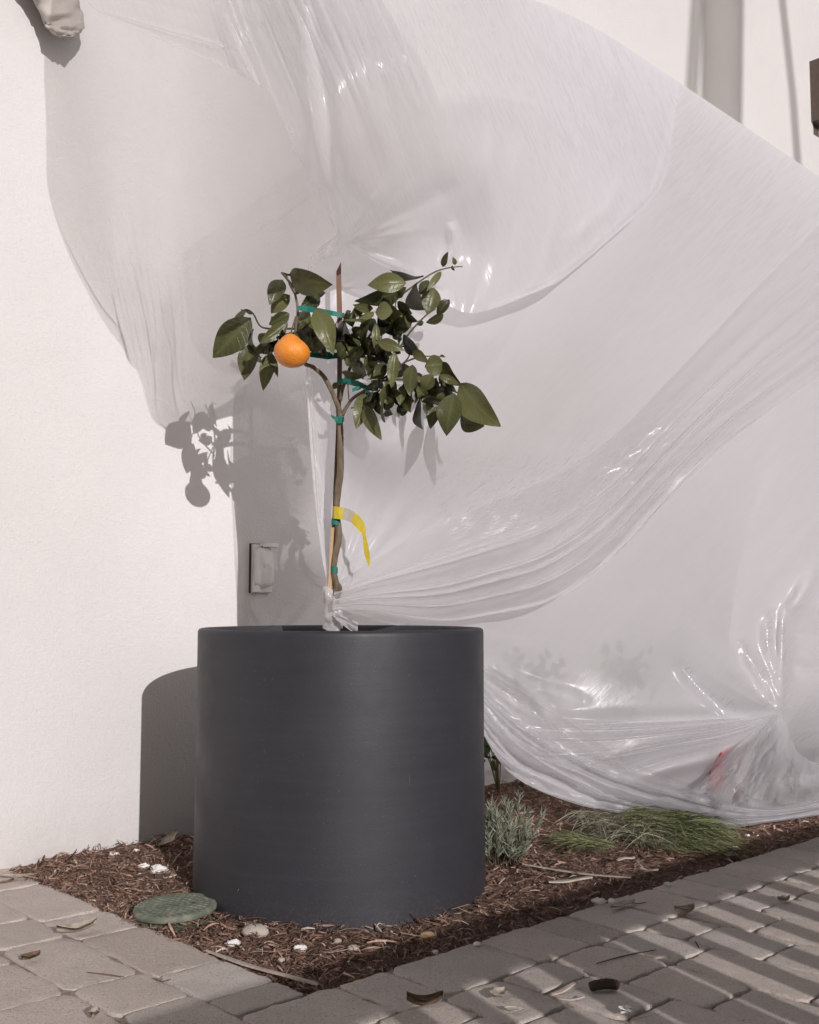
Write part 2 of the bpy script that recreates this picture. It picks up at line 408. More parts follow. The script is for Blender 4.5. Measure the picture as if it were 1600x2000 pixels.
q = [UV(-3.4, -1.12, -.0048), UV(-.001, -1.12, -.0048), UV(-.001, 0, -.0048), UV(7, 0, -.0048), UV(7, 2.6, -.0048), UV(-3.4, 2.6, -.0048)]
tag(obj('paving_joints', q, [(0, 1, 2, 5), (2, 3, 4, 5)], M['sand'], None, False), kind='structure')

# planting bed surface
def bed_h(x, y):
    uu, vv = uv_of(Vector((x, y, 0)))
    h = .008 * fbm(x, y, 7) + .005 * fbm(x, y, 25, 2)
    h += .012 * math.exp(-((vv + .95) / .25) ** 2)            # raked up against the wall
    h -= .012 * math.exp(-(vv / .10) ** 2) + .012 * math.exp(-(uu / .08) ** 2)
    h += .018 * math.exp(-(((uu - .27) / .12) ** 2 + ((vv + .86) / .16) ** 2))
    return h - .004
bv = []; bf = []; nu, nv = 330, 130
for j in range(nv + 1):
    for i in range(nu + 1):
        uu = (i / nu) ** 1.6 * 6.9; vv = -1.15 + j / nv * 1.16
        p = UV(uu, vv); bv.append((p.x, p.y, bed_h(p.x, p.y)))
for j in range(nv):
    for i in range(nu):
        a = j * (nu + 1) + i; bf.append((a, a + 1, a + nu + 2, a + nu + 1))
tag(obj('bed_soil', bv, bf, M['soil']), kind='structure')

POT = Vector((-.148, 2.396, 0)); PR = .31; PH = .549
def strand(v, f, t, base, d, nrm, L, w, bend, tone, segs=3, taper=.6, curl=0.0):
    """flat bent strip"""
    side = d.cross(nrm).normalized(); n0 = len(v)
    for i in range(segs + 1):
        s_ = i / segs; ww = w * (1 - taper * abs(2 * s_ - 1) ** 2)
        c_ = base + d * (L * (s_ - .5)) + nrm * (bend * (1 - (2 * s_ - 1) ** 2)) + side * (curl * math.sin(s_ * 3.0))
        v.append(c_ - side * ww * .5); v.append(c_ + side * ww * .5 + nrm * ww * .2); t += [tone, tone]
    for i in range(segs): a = n0 + 2 * i; f.append((a, a + 1, a + 3, a + 2))
mv = []; mf = []; mt = []
cnt = 0
while cnt < 36000:
    uu = rng.random() ** 1.9 * 4.6 + rng.uniform(-.012, .01); vv = rng.uniform(-1.085, .004)
    if uu < -.01: continue
    p = UV(uu, vv)
    if (p - POT).to_2d().length < PR - .01: continue
    far = uu > 1.6
    L = min(rng.lognormvariate(math.log(.0145), .62), .08); w = rng.uniform(.0009, .0036) * (1 if L < .03 else 1.25)
    if far: L *= 1.2; w *= 1.3
    a = rng.uniform(0, math.pi * 2); tilt = rng.gauss(.10, .22)
    d = Vector((math.cos(a) * math.cos(tilt), math.sin(a) * math.cos(tilt), math.sin(tilt)))
    nrm = Vector((rng.gauss(0, .45), rng.gauss(0, .45), 1)); nrm = (nrm - d * nrm.dot(d)).normalized()
    z = bed_h(p.x, p.y) + rng.uniform(0, .012) ; p.z = z
    tone = min(1, max(0, rng.betavariate(1.5, 2.8))) if rng.random() > .035 else rng.uniform(.93, 1)
    strand(mv, mf, mt, p, d, nrm, L, w, rng.uniform(-.1, .22) * L, tone, 3, rng.uniform(.3, .9), rng.uniform(-.12, .12) * L)
    if rng.random() < .35:   # chunk: give the strip a second face so it reads as a solid splinter
        strand(mv, mf, mt, p + Vector((0, 0, -w * .6)), d, nrm.cross(d).normalized(), L * .95, w * .8, 0, tone * .8, 3, .6)
    cnt += 1
tag(obj('bark_mulch', mv, mf, M['mulch'], None, False, {'tone': mt}), 'reddish brown shredded bark mulch covering the planting bed', 'mulch', kind='stuff')

# ------------------------------------------------------------------ planter
def lathe(prof, c, seg=96):
    vs = []; fs = []
    for (r, z) in prof:
        for k in range(seg):
            a = 2 * math.pi * k / seg; vs.append((c.x + r * math.cos(a), c.y + r * math.sin(a), c.z + z))
    for i in range(len(prof) - 1):
        for k in range(seg): fs.append((i * seg + k, i * seg + (k + 1) % seg, (i + 1) * seg + (k + 1) % seg, (i + 1) * seg + k))
    return vs, fs
pl = tag(empty('planter', POT), 'large dark grey cylindrical planter standing in the mulch', 'planter')
prof = [(PR + .001, -.06), (PR + .001, .01), (PR, .15), (PR - .001, .3), (PR - .001, PH - .012), (PR - .0013, PH - .006), (PR - .0035, PH - .002), (PR - .008, PH), (PR - .017, PH - .001), (PR - .0205, PH - .004), (PR - .022, PH - .010), (PR - .023, PH - .20)]
vs, fs = lathe(prof, POT, 160); obj('planter_shell', vs, fs, M['pot'], pl)
vs = []; fs = []; R_ = PR - .0225
for i in range(13):
    for k in range(64):
        a = 2 * math.pi * k / 64; r = R_ * i / 12; x, y = POT.x + r * math.cos(a), POT.y + r * math.sin(a)
        vs.append((x, y, PH - .045 + .006 * fbm(x, y, 20)))
for i in range(12):
    for k in range(64): fs.append((i * 64 + k, i * 64 + (k + 1) % 64, (i + 1) * 64 + (k + 1) % 64, (i + 1) * 64 + k))
obj('potting_soil', vs, fs, M['soil'], pl)

# ------------------------------------------------------------------ citrus tree
TD = 2.40
tree = tag(empty('citrus_tree', P(648, 1230, TD)), 'small citrus tree with glossy leaves and one ripe fruit, growing in the dark planter', 'tree')
def path(pts, Y0, Y1=None):
    n = len(pts); Y1 = Y0 if Y1 is None else Y1
    return spline([P(x, y, (Y0 + (Y1 - Y0) * i / (n - 1)) if len(q_) == 0 else q_[0]) for i, (x, y, *q_) in enumerate(pts)], 6)
PXM = TD / F     # metres per pixel at the trunk
tp_ = path([(648, 1275), (649, 1225), (652, 1190), (655, 1168), (659, 1150), (655, 1135), (652, 1112), (655, 1085), (661, 1055), (661, 1030), (657, 1000), (660, 960), (665, 920), (665, 880), (665, 845), (663, 815), (662, 800)], TD)
b = MB(); b.tube(tp_, [r * PXM for r in lerp_list([10, 9, 7.5, 8.5, 9.5, 6.5, 6, 6.2, 7, 6.5, 6, 6.8, 7, 6.5, 6.2, 6, 6], len(tp_))], 12, True, 0, .10)
b.build('trunk', M['bark'], tree)
def branch(pts, Y0, Y1, r0, r1, mat='bark'):
    p_ = path(pts, Y0, Y1); b_ = MB(); b_.tube(p_, [(r0 + (r1 - r0) * i / (len(p_) - 1)) * PXM for i in range(len(p_))], 8, True, 0, .12)
    return b_.build('branch', M[mat], tree)
def cc(x, y): return 380 + x / 2.581, 460 + y / 2.581
def cb(lst): return [cc(*q) for q in lst]
branch(cb([(735, 890), (715, 840), (690, 780), (650, 710), (600, 665), (555, 645), (520, 600), (515, 540)]), TD, 2.33, 5.2, 3.2)
branch(cb([(515, 540), (510, 470), (520, 400), (515, 330), (495, 260), (470, 225), (438, 186)]), 2.33, 2.34, 3.0, 1.8)
branch(cb([(513, 470), (440, 470), (380, 470), (330, 455), (300, 400), (275, 380), (235, 375)]), 2.34, 2.46, 2.2, 1.2, 'twig')
branch(cb([(510, 410), (490, 480), (488, 495)]), 2.33, 2.25, 1.6, 1.4, 'twig')
branch(cb([(520, 480), (580, 440), (620, 372)]), 2.34, 2.30, 1.8, 1.0, 'twig')
branch(cb([(735, 830), (745, 780), (770, 700), (810, 620), (860, 540), (930, 440), (1010, 330), (1110, 250), (1200, 190), (1270, 165), (1352, 155)]), TD, 2.335, 4.0, 1.0)
branch(cb([(745, 905), (770, 860), (800, 820), (870, 775), (930, 735), (1000, 690), (1060, 640), (1150, 610), (1265, 612)]), TD, 2.32, 4.0, 1.0)
branch(cb([(930, 735), (1040, 725), (1150, 745), (1260, 740), (1330, 730)]), 2.38, 2.33, 2.6, 1.2, 'twig')
branch(cb([(1040, 560), (1070, 510), (1110, 460), (1170, 400), (1215, 370)]), 2.37, 2.33, 2.0, 1.4, 'twig')
branch(cb([(860, 540), (920, 460), (990, 420), (1015, 340), (1010, 310)]), 2.38, 2.34, 1.8, 1.0, 'twig')
branch(cb([(770, 700), (775, 780), (778, 830)]), 2.38, 2.38, 1.2, 1.0, 'twig')
branch(cb([(1000, 690), (1075, 620), (1080, 575), (1050, 560), (960, 600)]), 2.36, 2.34, 1.6, 1.0, 'twig')
branch(cb([(1150, 745), (1200, 800), (1290, 775)]), 2.35, 2.33, 1.8, 1.0, 'twig')
branch(cb([(790, 870), (830, 860), (870, 865)]), 2.38, 2.34, 1.2, 1.0, 'twig')

lv = []; lf = []; lt = []; lr = []
def leaf(B, T, w, tone, fold=.22, bend=.10, V_=lv, F_=lf, T_=lt, R__=lr, shape='citrus', wav=.5, nd=None, comp=True):
    ax = (T - B); L = ax.length; d = ax.normalized()
    view = (CAM - (B + T) * .5).normalized()
    if nd is None:
        lit = (view * .85 + sun_dir * .5).normalized(); shd = (view * .60 + Vector((-.80, .28, -.50))).normalized()
        k = tone; nd = (lit * k + shd * (1 - k)) + Vector((rng.gauss(0, .10), 0, rng.gauss(0, .10)))
    nn = (nd - d * nd.dot(d)).normalized(); side = d.cross(nn).normalized()
    dv = (d - view * d.dot(view)).normalized(); sv = view.cross(dv)
    if comp: w = w / max(.55, abs(side.dot(sv)))
    seg = 10; n0 = len(V_); ph = rng.random() * 6; tvar = rng.uniform(0, .30) if rng.random() > .06 else .62
    for i in range(seg + 1):
        s_ = i / seg
        if shape == 'citrus': pw = (math.sin(math.pi * s_ ** .88)) ** .85 * (1 - .10 * s_) if 0 < s_ < 1 else .02
        else: pw = (math.sin(math.pi * s_ ** .7)) ** .6 if 0 < s_ < 1 else .05
        for j in (-1, -.55, 0, .55, 1):
            hw = w * .5 * pw
            off = side * (j * hw * math.cos(fold)) + nn * (abs(j) * hw * math.sin(fold) + bend * L * math.sin(math.pi * s_) * .6 - bend * L * .3 * s_ ** 3)
            off += nn * (wav * .045 * L * abs(j) * math.sin(s_ * 9 + ph + j))
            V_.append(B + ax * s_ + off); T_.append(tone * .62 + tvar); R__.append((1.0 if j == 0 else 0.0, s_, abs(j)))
    for i in range(seg):
        for j in range(4): a = n0 + i * 5 + j; F_.append((a, a + 1, a + 6, a + 5))
# base x, y, tip x, y, width in zoomed pixels, tone (1 sunlit: turned to the sun and painted lighter), depth
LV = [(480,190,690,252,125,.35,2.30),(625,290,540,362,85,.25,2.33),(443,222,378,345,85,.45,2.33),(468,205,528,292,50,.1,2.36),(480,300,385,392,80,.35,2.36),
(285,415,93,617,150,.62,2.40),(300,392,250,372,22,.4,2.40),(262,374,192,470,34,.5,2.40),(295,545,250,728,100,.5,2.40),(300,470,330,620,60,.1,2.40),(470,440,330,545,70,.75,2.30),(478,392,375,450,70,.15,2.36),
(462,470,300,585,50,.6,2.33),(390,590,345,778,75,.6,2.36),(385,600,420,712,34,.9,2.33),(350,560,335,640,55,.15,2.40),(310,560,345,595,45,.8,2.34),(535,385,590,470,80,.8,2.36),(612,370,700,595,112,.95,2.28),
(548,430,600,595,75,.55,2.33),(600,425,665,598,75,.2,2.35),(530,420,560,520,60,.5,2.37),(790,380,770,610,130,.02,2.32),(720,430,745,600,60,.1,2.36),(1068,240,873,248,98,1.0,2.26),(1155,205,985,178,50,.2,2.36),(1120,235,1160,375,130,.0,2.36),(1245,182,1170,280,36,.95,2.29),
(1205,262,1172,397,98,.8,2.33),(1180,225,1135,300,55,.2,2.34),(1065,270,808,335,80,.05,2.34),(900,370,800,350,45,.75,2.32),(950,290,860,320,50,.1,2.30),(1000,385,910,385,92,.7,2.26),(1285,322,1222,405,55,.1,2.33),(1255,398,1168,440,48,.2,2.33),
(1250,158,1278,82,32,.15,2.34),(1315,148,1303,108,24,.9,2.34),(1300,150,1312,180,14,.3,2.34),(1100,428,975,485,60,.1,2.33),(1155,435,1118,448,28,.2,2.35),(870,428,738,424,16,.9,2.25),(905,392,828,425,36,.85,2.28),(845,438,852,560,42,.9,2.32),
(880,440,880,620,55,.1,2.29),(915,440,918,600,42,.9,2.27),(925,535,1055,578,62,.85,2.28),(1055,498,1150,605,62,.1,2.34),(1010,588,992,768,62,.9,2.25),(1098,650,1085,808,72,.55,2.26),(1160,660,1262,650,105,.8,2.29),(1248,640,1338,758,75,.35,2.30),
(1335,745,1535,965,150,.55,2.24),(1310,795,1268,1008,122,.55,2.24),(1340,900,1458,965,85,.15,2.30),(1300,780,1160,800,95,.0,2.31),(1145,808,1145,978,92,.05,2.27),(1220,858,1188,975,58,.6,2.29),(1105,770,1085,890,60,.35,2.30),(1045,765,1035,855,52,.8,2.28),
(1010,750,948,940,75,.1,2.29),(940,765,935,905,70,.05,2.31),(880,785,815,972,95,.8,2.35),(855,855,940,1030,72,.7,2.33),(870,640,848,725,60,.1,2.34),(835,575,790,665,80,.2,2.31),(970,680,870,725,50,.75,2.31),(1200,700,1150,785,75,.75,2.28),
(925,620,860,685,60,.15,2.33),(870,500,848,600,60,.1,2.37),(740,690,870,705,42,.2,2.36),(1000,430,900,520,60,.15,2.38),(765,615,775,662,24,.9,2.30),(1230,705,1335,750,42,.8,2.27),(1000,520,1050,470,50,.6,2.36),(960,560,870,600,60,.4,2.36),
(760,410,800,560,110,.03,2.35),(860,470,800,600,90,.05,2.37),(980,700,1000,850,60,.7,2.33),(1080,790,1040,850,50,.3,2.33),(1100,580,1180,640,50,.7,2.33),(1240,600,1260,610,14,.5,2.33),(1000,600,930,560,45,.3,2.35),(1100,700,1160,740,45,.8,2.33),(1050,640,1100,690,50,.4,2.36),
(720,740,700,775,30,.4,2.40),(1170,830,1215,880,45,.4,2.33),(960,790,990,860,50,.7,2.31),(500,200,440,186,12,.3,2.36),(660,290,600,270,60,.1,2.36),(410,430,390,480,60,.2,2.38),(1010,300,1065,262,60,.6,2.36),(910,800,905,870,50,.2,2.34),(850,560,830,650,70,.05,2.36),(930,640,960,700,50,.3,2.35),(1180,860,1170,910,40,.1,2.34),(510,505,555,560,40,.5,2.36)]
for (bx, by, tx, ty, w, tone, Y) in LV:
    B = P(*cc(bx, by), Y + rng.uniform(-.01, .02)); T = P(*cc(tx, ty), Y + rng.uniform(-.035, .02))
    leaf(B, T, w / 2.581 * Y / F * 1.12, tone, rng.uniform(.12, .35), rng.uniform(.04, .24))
# inner leaves that fill the heart of the crown
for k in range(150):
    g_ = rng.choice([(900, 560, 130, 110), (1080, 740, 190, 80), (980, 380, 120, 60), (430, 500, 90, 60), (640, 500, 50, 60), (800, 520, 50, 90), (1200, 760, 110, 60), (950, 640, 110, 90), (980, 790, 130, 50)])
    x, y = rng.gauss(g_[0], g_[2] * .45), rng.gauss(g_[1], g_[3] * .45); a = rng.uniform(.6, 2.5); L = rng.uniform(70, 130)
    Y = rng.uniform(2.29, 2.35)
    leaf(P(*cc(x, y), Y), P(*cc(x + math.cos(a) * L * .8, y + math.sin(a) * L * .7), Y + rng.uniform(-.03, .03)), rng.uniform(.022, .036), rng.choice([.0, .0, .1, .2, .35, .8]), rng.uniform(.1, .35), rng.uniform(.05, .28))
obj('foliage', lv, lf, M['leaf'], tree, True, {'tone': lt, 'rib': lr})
# fruit
oc = P(571, 688, 2.22); orr = 35 * 2.22 / F
vs = []; fs = []; seg = 48; rings = 32
for i in range(rings + 1):
    th = math.pi * i / rings
    for k in range(seg):
        a = 2 * math.pi * k / seg; r = math.sin(th); z = math.cos(th)
        if z > 0: r *= (1 - .10 * z ** 2); zz = z * (.86 + .24 * max(0, z - .78) * 4)
        else: zz = z * .88; 
        lump = 1 + .02 * mnoise.noise(Vector((math.cos(a) * r * 1.6, math.sin(a) * r * 1.6, z * 1.6)))
        if z > .8: lump *= 1 + .05 * math.sin(a * 6) * (1 - z) * 5 * .4
        zz = max(zz, -.83 - .02 * (1 - r))
        vs.append((oc.x + r * math.cos(a) * orr * lump * 1.03 - (.004 * max(0, z)), oc.y + r * math.sin(a) * orr * lump * 1.03, oc.z + zz * orr * lump))
for i in range(rings):
    for k in range(seg): fs.append((i * seg + k, i * seg + (k + 1) % seg, (i + 1) * seg + (k + 1) % seg, (i + 1) * seg + k))
q = MB(); q.tube([oc + Vector((-.004, 0, orr * .84)), oc + Vector((-.004, 0, orr * .93))], [.006, .0025], 7); q.build('fruit_calyx', M['twig'], tree)
tag(obj('fruit', vs, fs, M['orange'], tree), 'ripe orange citrus fruit hanging on the left of the crown')

# stake
st = tag(empty('plant_stake', P(640, 1230, TD + .02)), 'slim brown wooden stake with a slanted top standing beside the tree trunk', 'stake')
def strip(pts, w_px, Y, th=.004):
    vs = []; fs = []
    n = len(pts)
    for (x, y, *_) in pts:
        hw = (_[0] if _ else w_px) / 2
        for (dx, dy) in ((-hw, 0), (hw, 0), (hw, th), (-hw, th)):
            p = P(x + dx, y, Y); p.y += dy; vs.append(p)
    for i in range(n - 1):
        for k in range(4): fs.append((i * 4 + k, i * 4 + (k + 1) % 4, (i + 1) * 4 + (k + 1) % 4, (i + 1) * 4 + k))
    fs.append((0, 3, 2, 1)); fs.append(tuple((n - 1) * 4 + k for k in range(4))); return vs, fs
vs, fs = strip([(641, 1280, 9), (643, 1200, 8), (648, 1110, 7), (652, 1030, 7), (655, 960, 8), (660, 850, 8), (663, 760, 9), (664, 640, 10), (662, 560, 10), (661.5, 532, 10)], 8, TD + .012)
vs[-4] = P(657, 530, TD + .012); vs[-3] = P(666, 512, TD + .012); vs[-2] = P(666, 512, TD + .012) + Vector((0, .005, 0)); vs[-1] = P(657, 530, TD + .012) + Vector((0, .005, 0))
obj('stake_shaft', vs, fs, M['stake'], st, False)
vs, fs = strip([(640, 1282, 9), (641, 1222, 9), (643, 1190, 8), (646, 1120, 7), (647, 1080, 6), (650, 1030, 6)], 8, TD - .002)
tag(obj('lower_shaft', vs, fs, M['stake_low'], st, False), 'pale tan lower length of the stake')

# tape ties
def band(name, pts, w_px, Y, mat, label, cat, group=None, z_w=None, parent=None, thick=.0008):
    n = len(pts); vs = []; fs = []
    for i, (x, y, *e) in enumerate(pts):
        yy = e[0] if e else Y; w = e[1] if len(e) > 1 else w_px; lean = e[2] if len(e) > 2 else 0
        for t_ in (0, thick):
            vs.append(P(x - lean, y - w / 2, yy + t_)); vs.append(P(x + lean, y + w / 2, yy + t_))
    for i in range(n - 1):
        a = i * 4; fs += [(a, a + 4, a + 5, a + 1), (a + 2, a + 3, a + 7, a + 6), (a, a + 2, a + 6, a + 4), (a + 1, a + 5, a + 7, a + 3)]
    fs += [(0, 1, 3, 2), (4 * n - 4, 4 * n - 2, 4 * n - 1, 4 * n - 3)]
    o = obj(name, vs, fs, mat, parent, False)
    if label: tag(o, label, cat, group)
    return o
tg = 'green tape ties on the tree'
band('tree_tie', [(580, 601, 2.31, 8), (600, 603, 2.31, 12), (630, 608, 2.36, 10), (650, 612, 2.385, 10), (668, 616, 2.39, 9), (671, 618, 2.43, 8), (655, 612, 2.44, 8), (620, 606, 2.42, 6), (590, 600, 2.36, 6)], 9, 2.35, M['teal'], 'uppermost green plastic tape stretched from the left branch to the stake', 'plant tie', tg)
band('tree_tie', [(592, 692, 2.31, 5), (610, 694, 2.33, 8), (640, 696, 2.37, 12), (668, 694, 2.39, 10), (671, 694, 2.43, 8), (640, 690, 2.44, 6), (606, 690, 2.38, 5)], 9, 2.35, M['teal'], 'green plastic tape crossing level with the underside of the fruit', 'plant tie', tg)
tt = tag(empty('tree_tie', P(690, 748, 2.36)), 'green plastic tape with loose tails right of the stake, below the crown', 'plant tie', tg)
band('tape_band', [(660, 744, 2.39, 9), (680, 745, 2.375, 12), (700, 750, 2.36, 12), (714, 755, 2.355, 8), (722, 758, 2.36, 4)], 9, 2.36, M['teal'], None, None, parent=tt)
band('tape_tail', [(688, 762, 2.35, 7), (700, 758, 2.35, 8), (712, 753, 2.35, 5)], 9, 2.36, M['teal'], None, None, parent=tt)
band('tape_tail', [(706, 757, 2.35, 5, 3), (716, 764, 2.345, 9, 3), (724, 768, 2.34, 10, 3)], 9, 2.36, M['teal'], None, None, parent=tt)
t4 = tag(empty('tree_tie', P(663, 820, 2.38)), 'green tape knotted round the trunk just under the lowest fork', 'plant tie', tg)
band('tape_band', [(655, 819, 2.40, 10), (658, 820, 2.385, 13), (666, 820, 2.383, 14), (672, 818, 2.39, 10)], 9, 2.36, M['teal'], None, None, parent=t4)
band('tape_tail', [(647, 812, 2.38, 6, 1), (652, 816, 2.378, 8, 1), (660, 819, 2.378, 8)], 9, 2.36, M['teal'], None, None, parent=t4)
def ring(px, py, w, h, Y, label):
    vs = []; fs = []
    for i in range(13):
        a = math.pi * 2 * i / 12
        for hh in (-h / 2, h / 2):
            p = P(px + math.cos(a) * w / 2, py + hh + math.cos(a) * 1.2, Y); p.y -= math.sin(a) * w / 2 * PXM; vs.append(p)
    for i in range(12): fs.append((2 * i, 2 * i + 2, 2 * i + 3, 2 * i + 1))
    o = obj('tree_tie', vs, fs, M['teal']); tag(o, label, 'plant tie', tg)
ring(656.5, 1020, 18, 12, TD, 'green tape ring on the trunk directly beneath the yellow tag')
ring(653, 1113, 14, 12, TD, 'lowest green tape ring, on the trunk just above the plastic knot')
# yellow tag
tagE = tag(empty('plant_tag', P(658, 1003, 2.38)), 'yellow paper tag wrapped round the trunk with its long tail curling down to the right', 'tag')
band('tag_wrap', [(650, 1000, 2.395, 24), (653, 1001, 2.385, 24), (662, 1002, 2.381, 24), (671, 1003, 2.38, 23)], 24, 2.38, M['yellow'], None, None, parent=tagE)
band('tag_patch', [(670.5, 1003, 2.38, 23, -1), (680, 1005.5, 2.378, 23, -2), (690, 1010.5, 2.375, 21, -3)], 24, 2.38, M['pale'], None, None, parent=tagE)
tail = [(689.5, 1010.5, 2.375, 21, -3), (698, 1018, 2.37, 18, -5), (706, 1028, 2.365, 14, -6), (711, 1039, 2.36, 7, -4), (711.5, 1046, 2.355, 3, -3), (713, 1056, 2.36, 2, -4), (715, 1070, 2.365, 2, -5), (717, 1082, 2.37, 2, -5), (719, 1092, 2.375, 2, -4), (721, 1106, 2.38, 1, -1)]
band('tag_tail', tail, 10, 2.38, M['yellow'], None, None, parent=tagE)

# ------------------------------------------------------------------ plastic sheet
def cr_curve(pts, m):
    """Catmull-Rom through 2D points, m samples equally spaced in arc length"""
    s_ = spline([Vector((p[0], p[1], 0)) for p in pts], 12); A = np.array([(q.x, q.y) for q in s_])
    d = np.r_[0, np.cumsum(np.hypot(*np.diff(A, axis=0).T))]; t = np.linspace(0, d[-1], m)
    return np.c_[np.interp(t, d, A[:, 0]), np.interp(t, d, A[:, 1])]
def coons(top, bottom, left, right, nu, nv):
    T, B_ = cr_curve(top, nu), cr_curve(bottom, nu); L_, R_ = cr_curve(left, nv), cr_curve(right, nv)
    uu, vv = np.meshgrid(np.linspace(0, 1, nu), np.linspace(0, 1, nv)); u_, v_ = uu[..., None], vv[..., None]
    S = (1 - v_) * T[None] + v_ * B_[None] + (1 - u_) * L_[:, None] + u_ * R_[:, None]
    S -= (1 - u_) * (1 - v_) * T[0] + u_ * (1 - v_) * T[-1] + (1 - u_) * v_ * B_[0] + u_ * v_ * B_[-1]
    return S, uu, vv
def rbf(ctrl):
    C_ = np.array([(a / 1000, b_ / 1000) for a, b_, _ in ctrl]); z = np.array([c_ for *_, c_ in ctrl]); n = len(C_)
    D = np.hypot(C_[:, None, 0] - C_[None, :, 0], C_[:, None, 1] - C_[None, :, 1])
    K = np.zeros((n + 3, n + 3)); K[:n, :n] = D; K[:n, n] = 1; K[:n, n + 1:] = C_; K[n, :n] = 1; K[n + 1:, :n] = C_.T
    # smooth thin-plate-like kernel: sqrt(d^2+e^2)
    K[:n, :n] = -np.sqrt(D ** 2 + .006) - 1e-3 * np.eye(n)
    w = np.linalg.solve(K, np.r_[z, 0, 0, 0])
    def f(X, Y):
        x, y = X / 1000, Y / 1000; o = w[n] + w[n + 1] * x + w[n + 2] * y
        for i in range(n): o = o - w[i] * np.sqrt((x - C_[i, 0]) ** 2 + (y - C_[i, 1]) ** 2 + .006)
        return o
    return f
def pdist(X, Y, pts):
    """distance to a smooth polyline and position along it (0..1)"""
    A = cr_curve(pts, 24); best = np.full(X.shape, 1e9); par = np.zeros(X.shape)
    for i in range(len(A) - 1):
        ax, ay = A[i]; bx, by = A[i + 1]; dx, dy = bx - ax, by - ay; L2 = dx * dx + dy * dy + 1e-9
        t = np.clip(((X - ax) * dx + (Y - ay) * dy) / L2, 0, 1); d = np.hypot(X - ax - t * dx, Y - ay - t * dy)
        m = d < best; best = np.where(m, d, best); par = np.where(m, (i + t) / (len(A) - 1), par)
    return best, par
def ridge(X, Y, pts, amp, w, fade=True):
    d, s_ = pdist(X, Y, pts); e = np.exp(-(d / w) ** 2) * amp
    if fade: e = e * np.clip(np.sin(np.pi * np.clip(s_, .02, .98)) * 1.6, 0, 1)
    return e
def vnoise(X, Y, sx, sy, seed, oct_=3, ang=0.0):
    """value noise, numpy"""
    ca, sa = math.cos(ang), math.sin(ang); x = (X * ca + Y * sa) / sx; y = (-X * sa + Y * ca) / sy; o = np.zeros(X.shape); a = 1.0
    tab = np.random.RandomState(seed).rand(256, 256) * 2 - 1
    for k in range(oct_):
        xi, yi = np.floor(x).astype(int), np.floor(y).astype(int); fx, fy = x - xi, y - yi; fx = fx * fx * (3 - 2 * fx); fy = fy * fy * (3 - 2 * fy)
        g_ = lambda i, j: tab[(i) % 256, (j) % 256]
        o += a * ((g_(xi, yi) * (1 - fx) + g_(xi + 1, yi) * fx) * (1 - fy) + (g_(xi, yi + 1) * (1 - fx) + g_(xi + 1, yi + 1) * fx) * fy)
        x, y, a = x * 2 + 17.3, y * 2 + 9.1, a * .5
    return o
rd = np.array([1.0])
def to_world(X, Y, N):
    a, b_ = (X - W / 2) / F, -(Y - H / 2) / F
    rx, ry, rz = a, cp - b_ * sp_, sp_ + b_ * cp
    t = (((W0 - CAM).dot(V)) + N) / (rx * V.x + ry * V.y)
    return np.stack([CAM.x + rx * t, CAM.y + ry * t, CAM.z + rz * t], -1)
sheet = tag(empty('plastic_sheet', Pn(648, 1190, .6)), 'huge translucent plastic sheet billowing beside the tree and knotted to its trunk', 'plastic sheet')
def add_sheet(name, top, bottom, left, right, nu, nv, nfun, milk=None, crumple=None, mat='film', cvf=None):
    S, uu, vv = coons(top, bottom, left, right, nu, nv); X, Y = S[..., 0], S[..., 1]
    N = nfun(X, Y, uu, vv); Pw = to_world(X, Y, N)
    zmin = -.004
    Pw[..., 2] = np.maximum(Pw[..., 2], zmin + .004 * vnoise(X, Y, 30, 30, 5))
    idx = np.arange(nu * nv).reshape(nv, nu)
    fs = np.stack([idx[:-1, :-1], idx[:-1, 1:], idx[1:, 1:], idx[1:, :-1]], -1).reshape(-1, 4).tolist()
    mk = milk(X, Y, uu, vv) if milk else np.ones(X.shape); ck = crumple(X, Y, uu, vv) if crumple else np.zeros(X.shape)
    cv = cvf(X, Y, uu, vv) if cvf else (X / 1000, Y / 1000)
    cvv = np.stack([cv[0], cv[1], np.zeros(X.shape)], -1).reshape(-1, 3)
    return obj(name, Pw.reshape(-1, 3).tolist(), fs, M[mat], sheet, True, {'milk': mk.ravel(), 'crumple': ck.ravel(), 'cv': cvv})

KX, KY = 648, 1178; GX, GY = 1524, 1396
ctrl1 = [(540, -820, .75), (600, -80, .90), (640, 150, .90), (650, 400, .70), (662, 475, .60), (640, 600, .55), (625, 900, .55), (KX, KY, .60),
         (1000, -10, .42), (1150, 48, .36), (1330, 163, .33), (1600, 345, .33), (1750, 440, .33), (1000, 200, .72), (1250, 350, .70), (900, 400, .80),
         (700, 600, .59), (700, 800, .655), (740, 860, .73), (800, 700, .72), (900, 700, .79), (950, 800, .80), (1050, 720, .79), (900, 612, .745), (1090, 552, .79), (1350, 650, .72), (1600, 700, .74), (1200, 950, .66), (800, 950, .69), (1450, 1000, .80), (1650, 1000, .85),
         (1000, 1150, .54), (1250, 1200, .62), (1100, 1270, .54), (950, 1300, .42), (1100, 1400, .55), (1300, 1350, .70), (GX, GY, .80), (1700, 1350, .88), (930, 1400, .42),
         (1000, 1510, .50), (1120, 1568, .60), (1260, 1595, .76), (1400, 1616, .96), (1600, 1592, 1.05), (1750, 1560, 1.1), (1500, 1500, .92), (1350, 1500, .80)]
f1 = rbf(ctrl1)
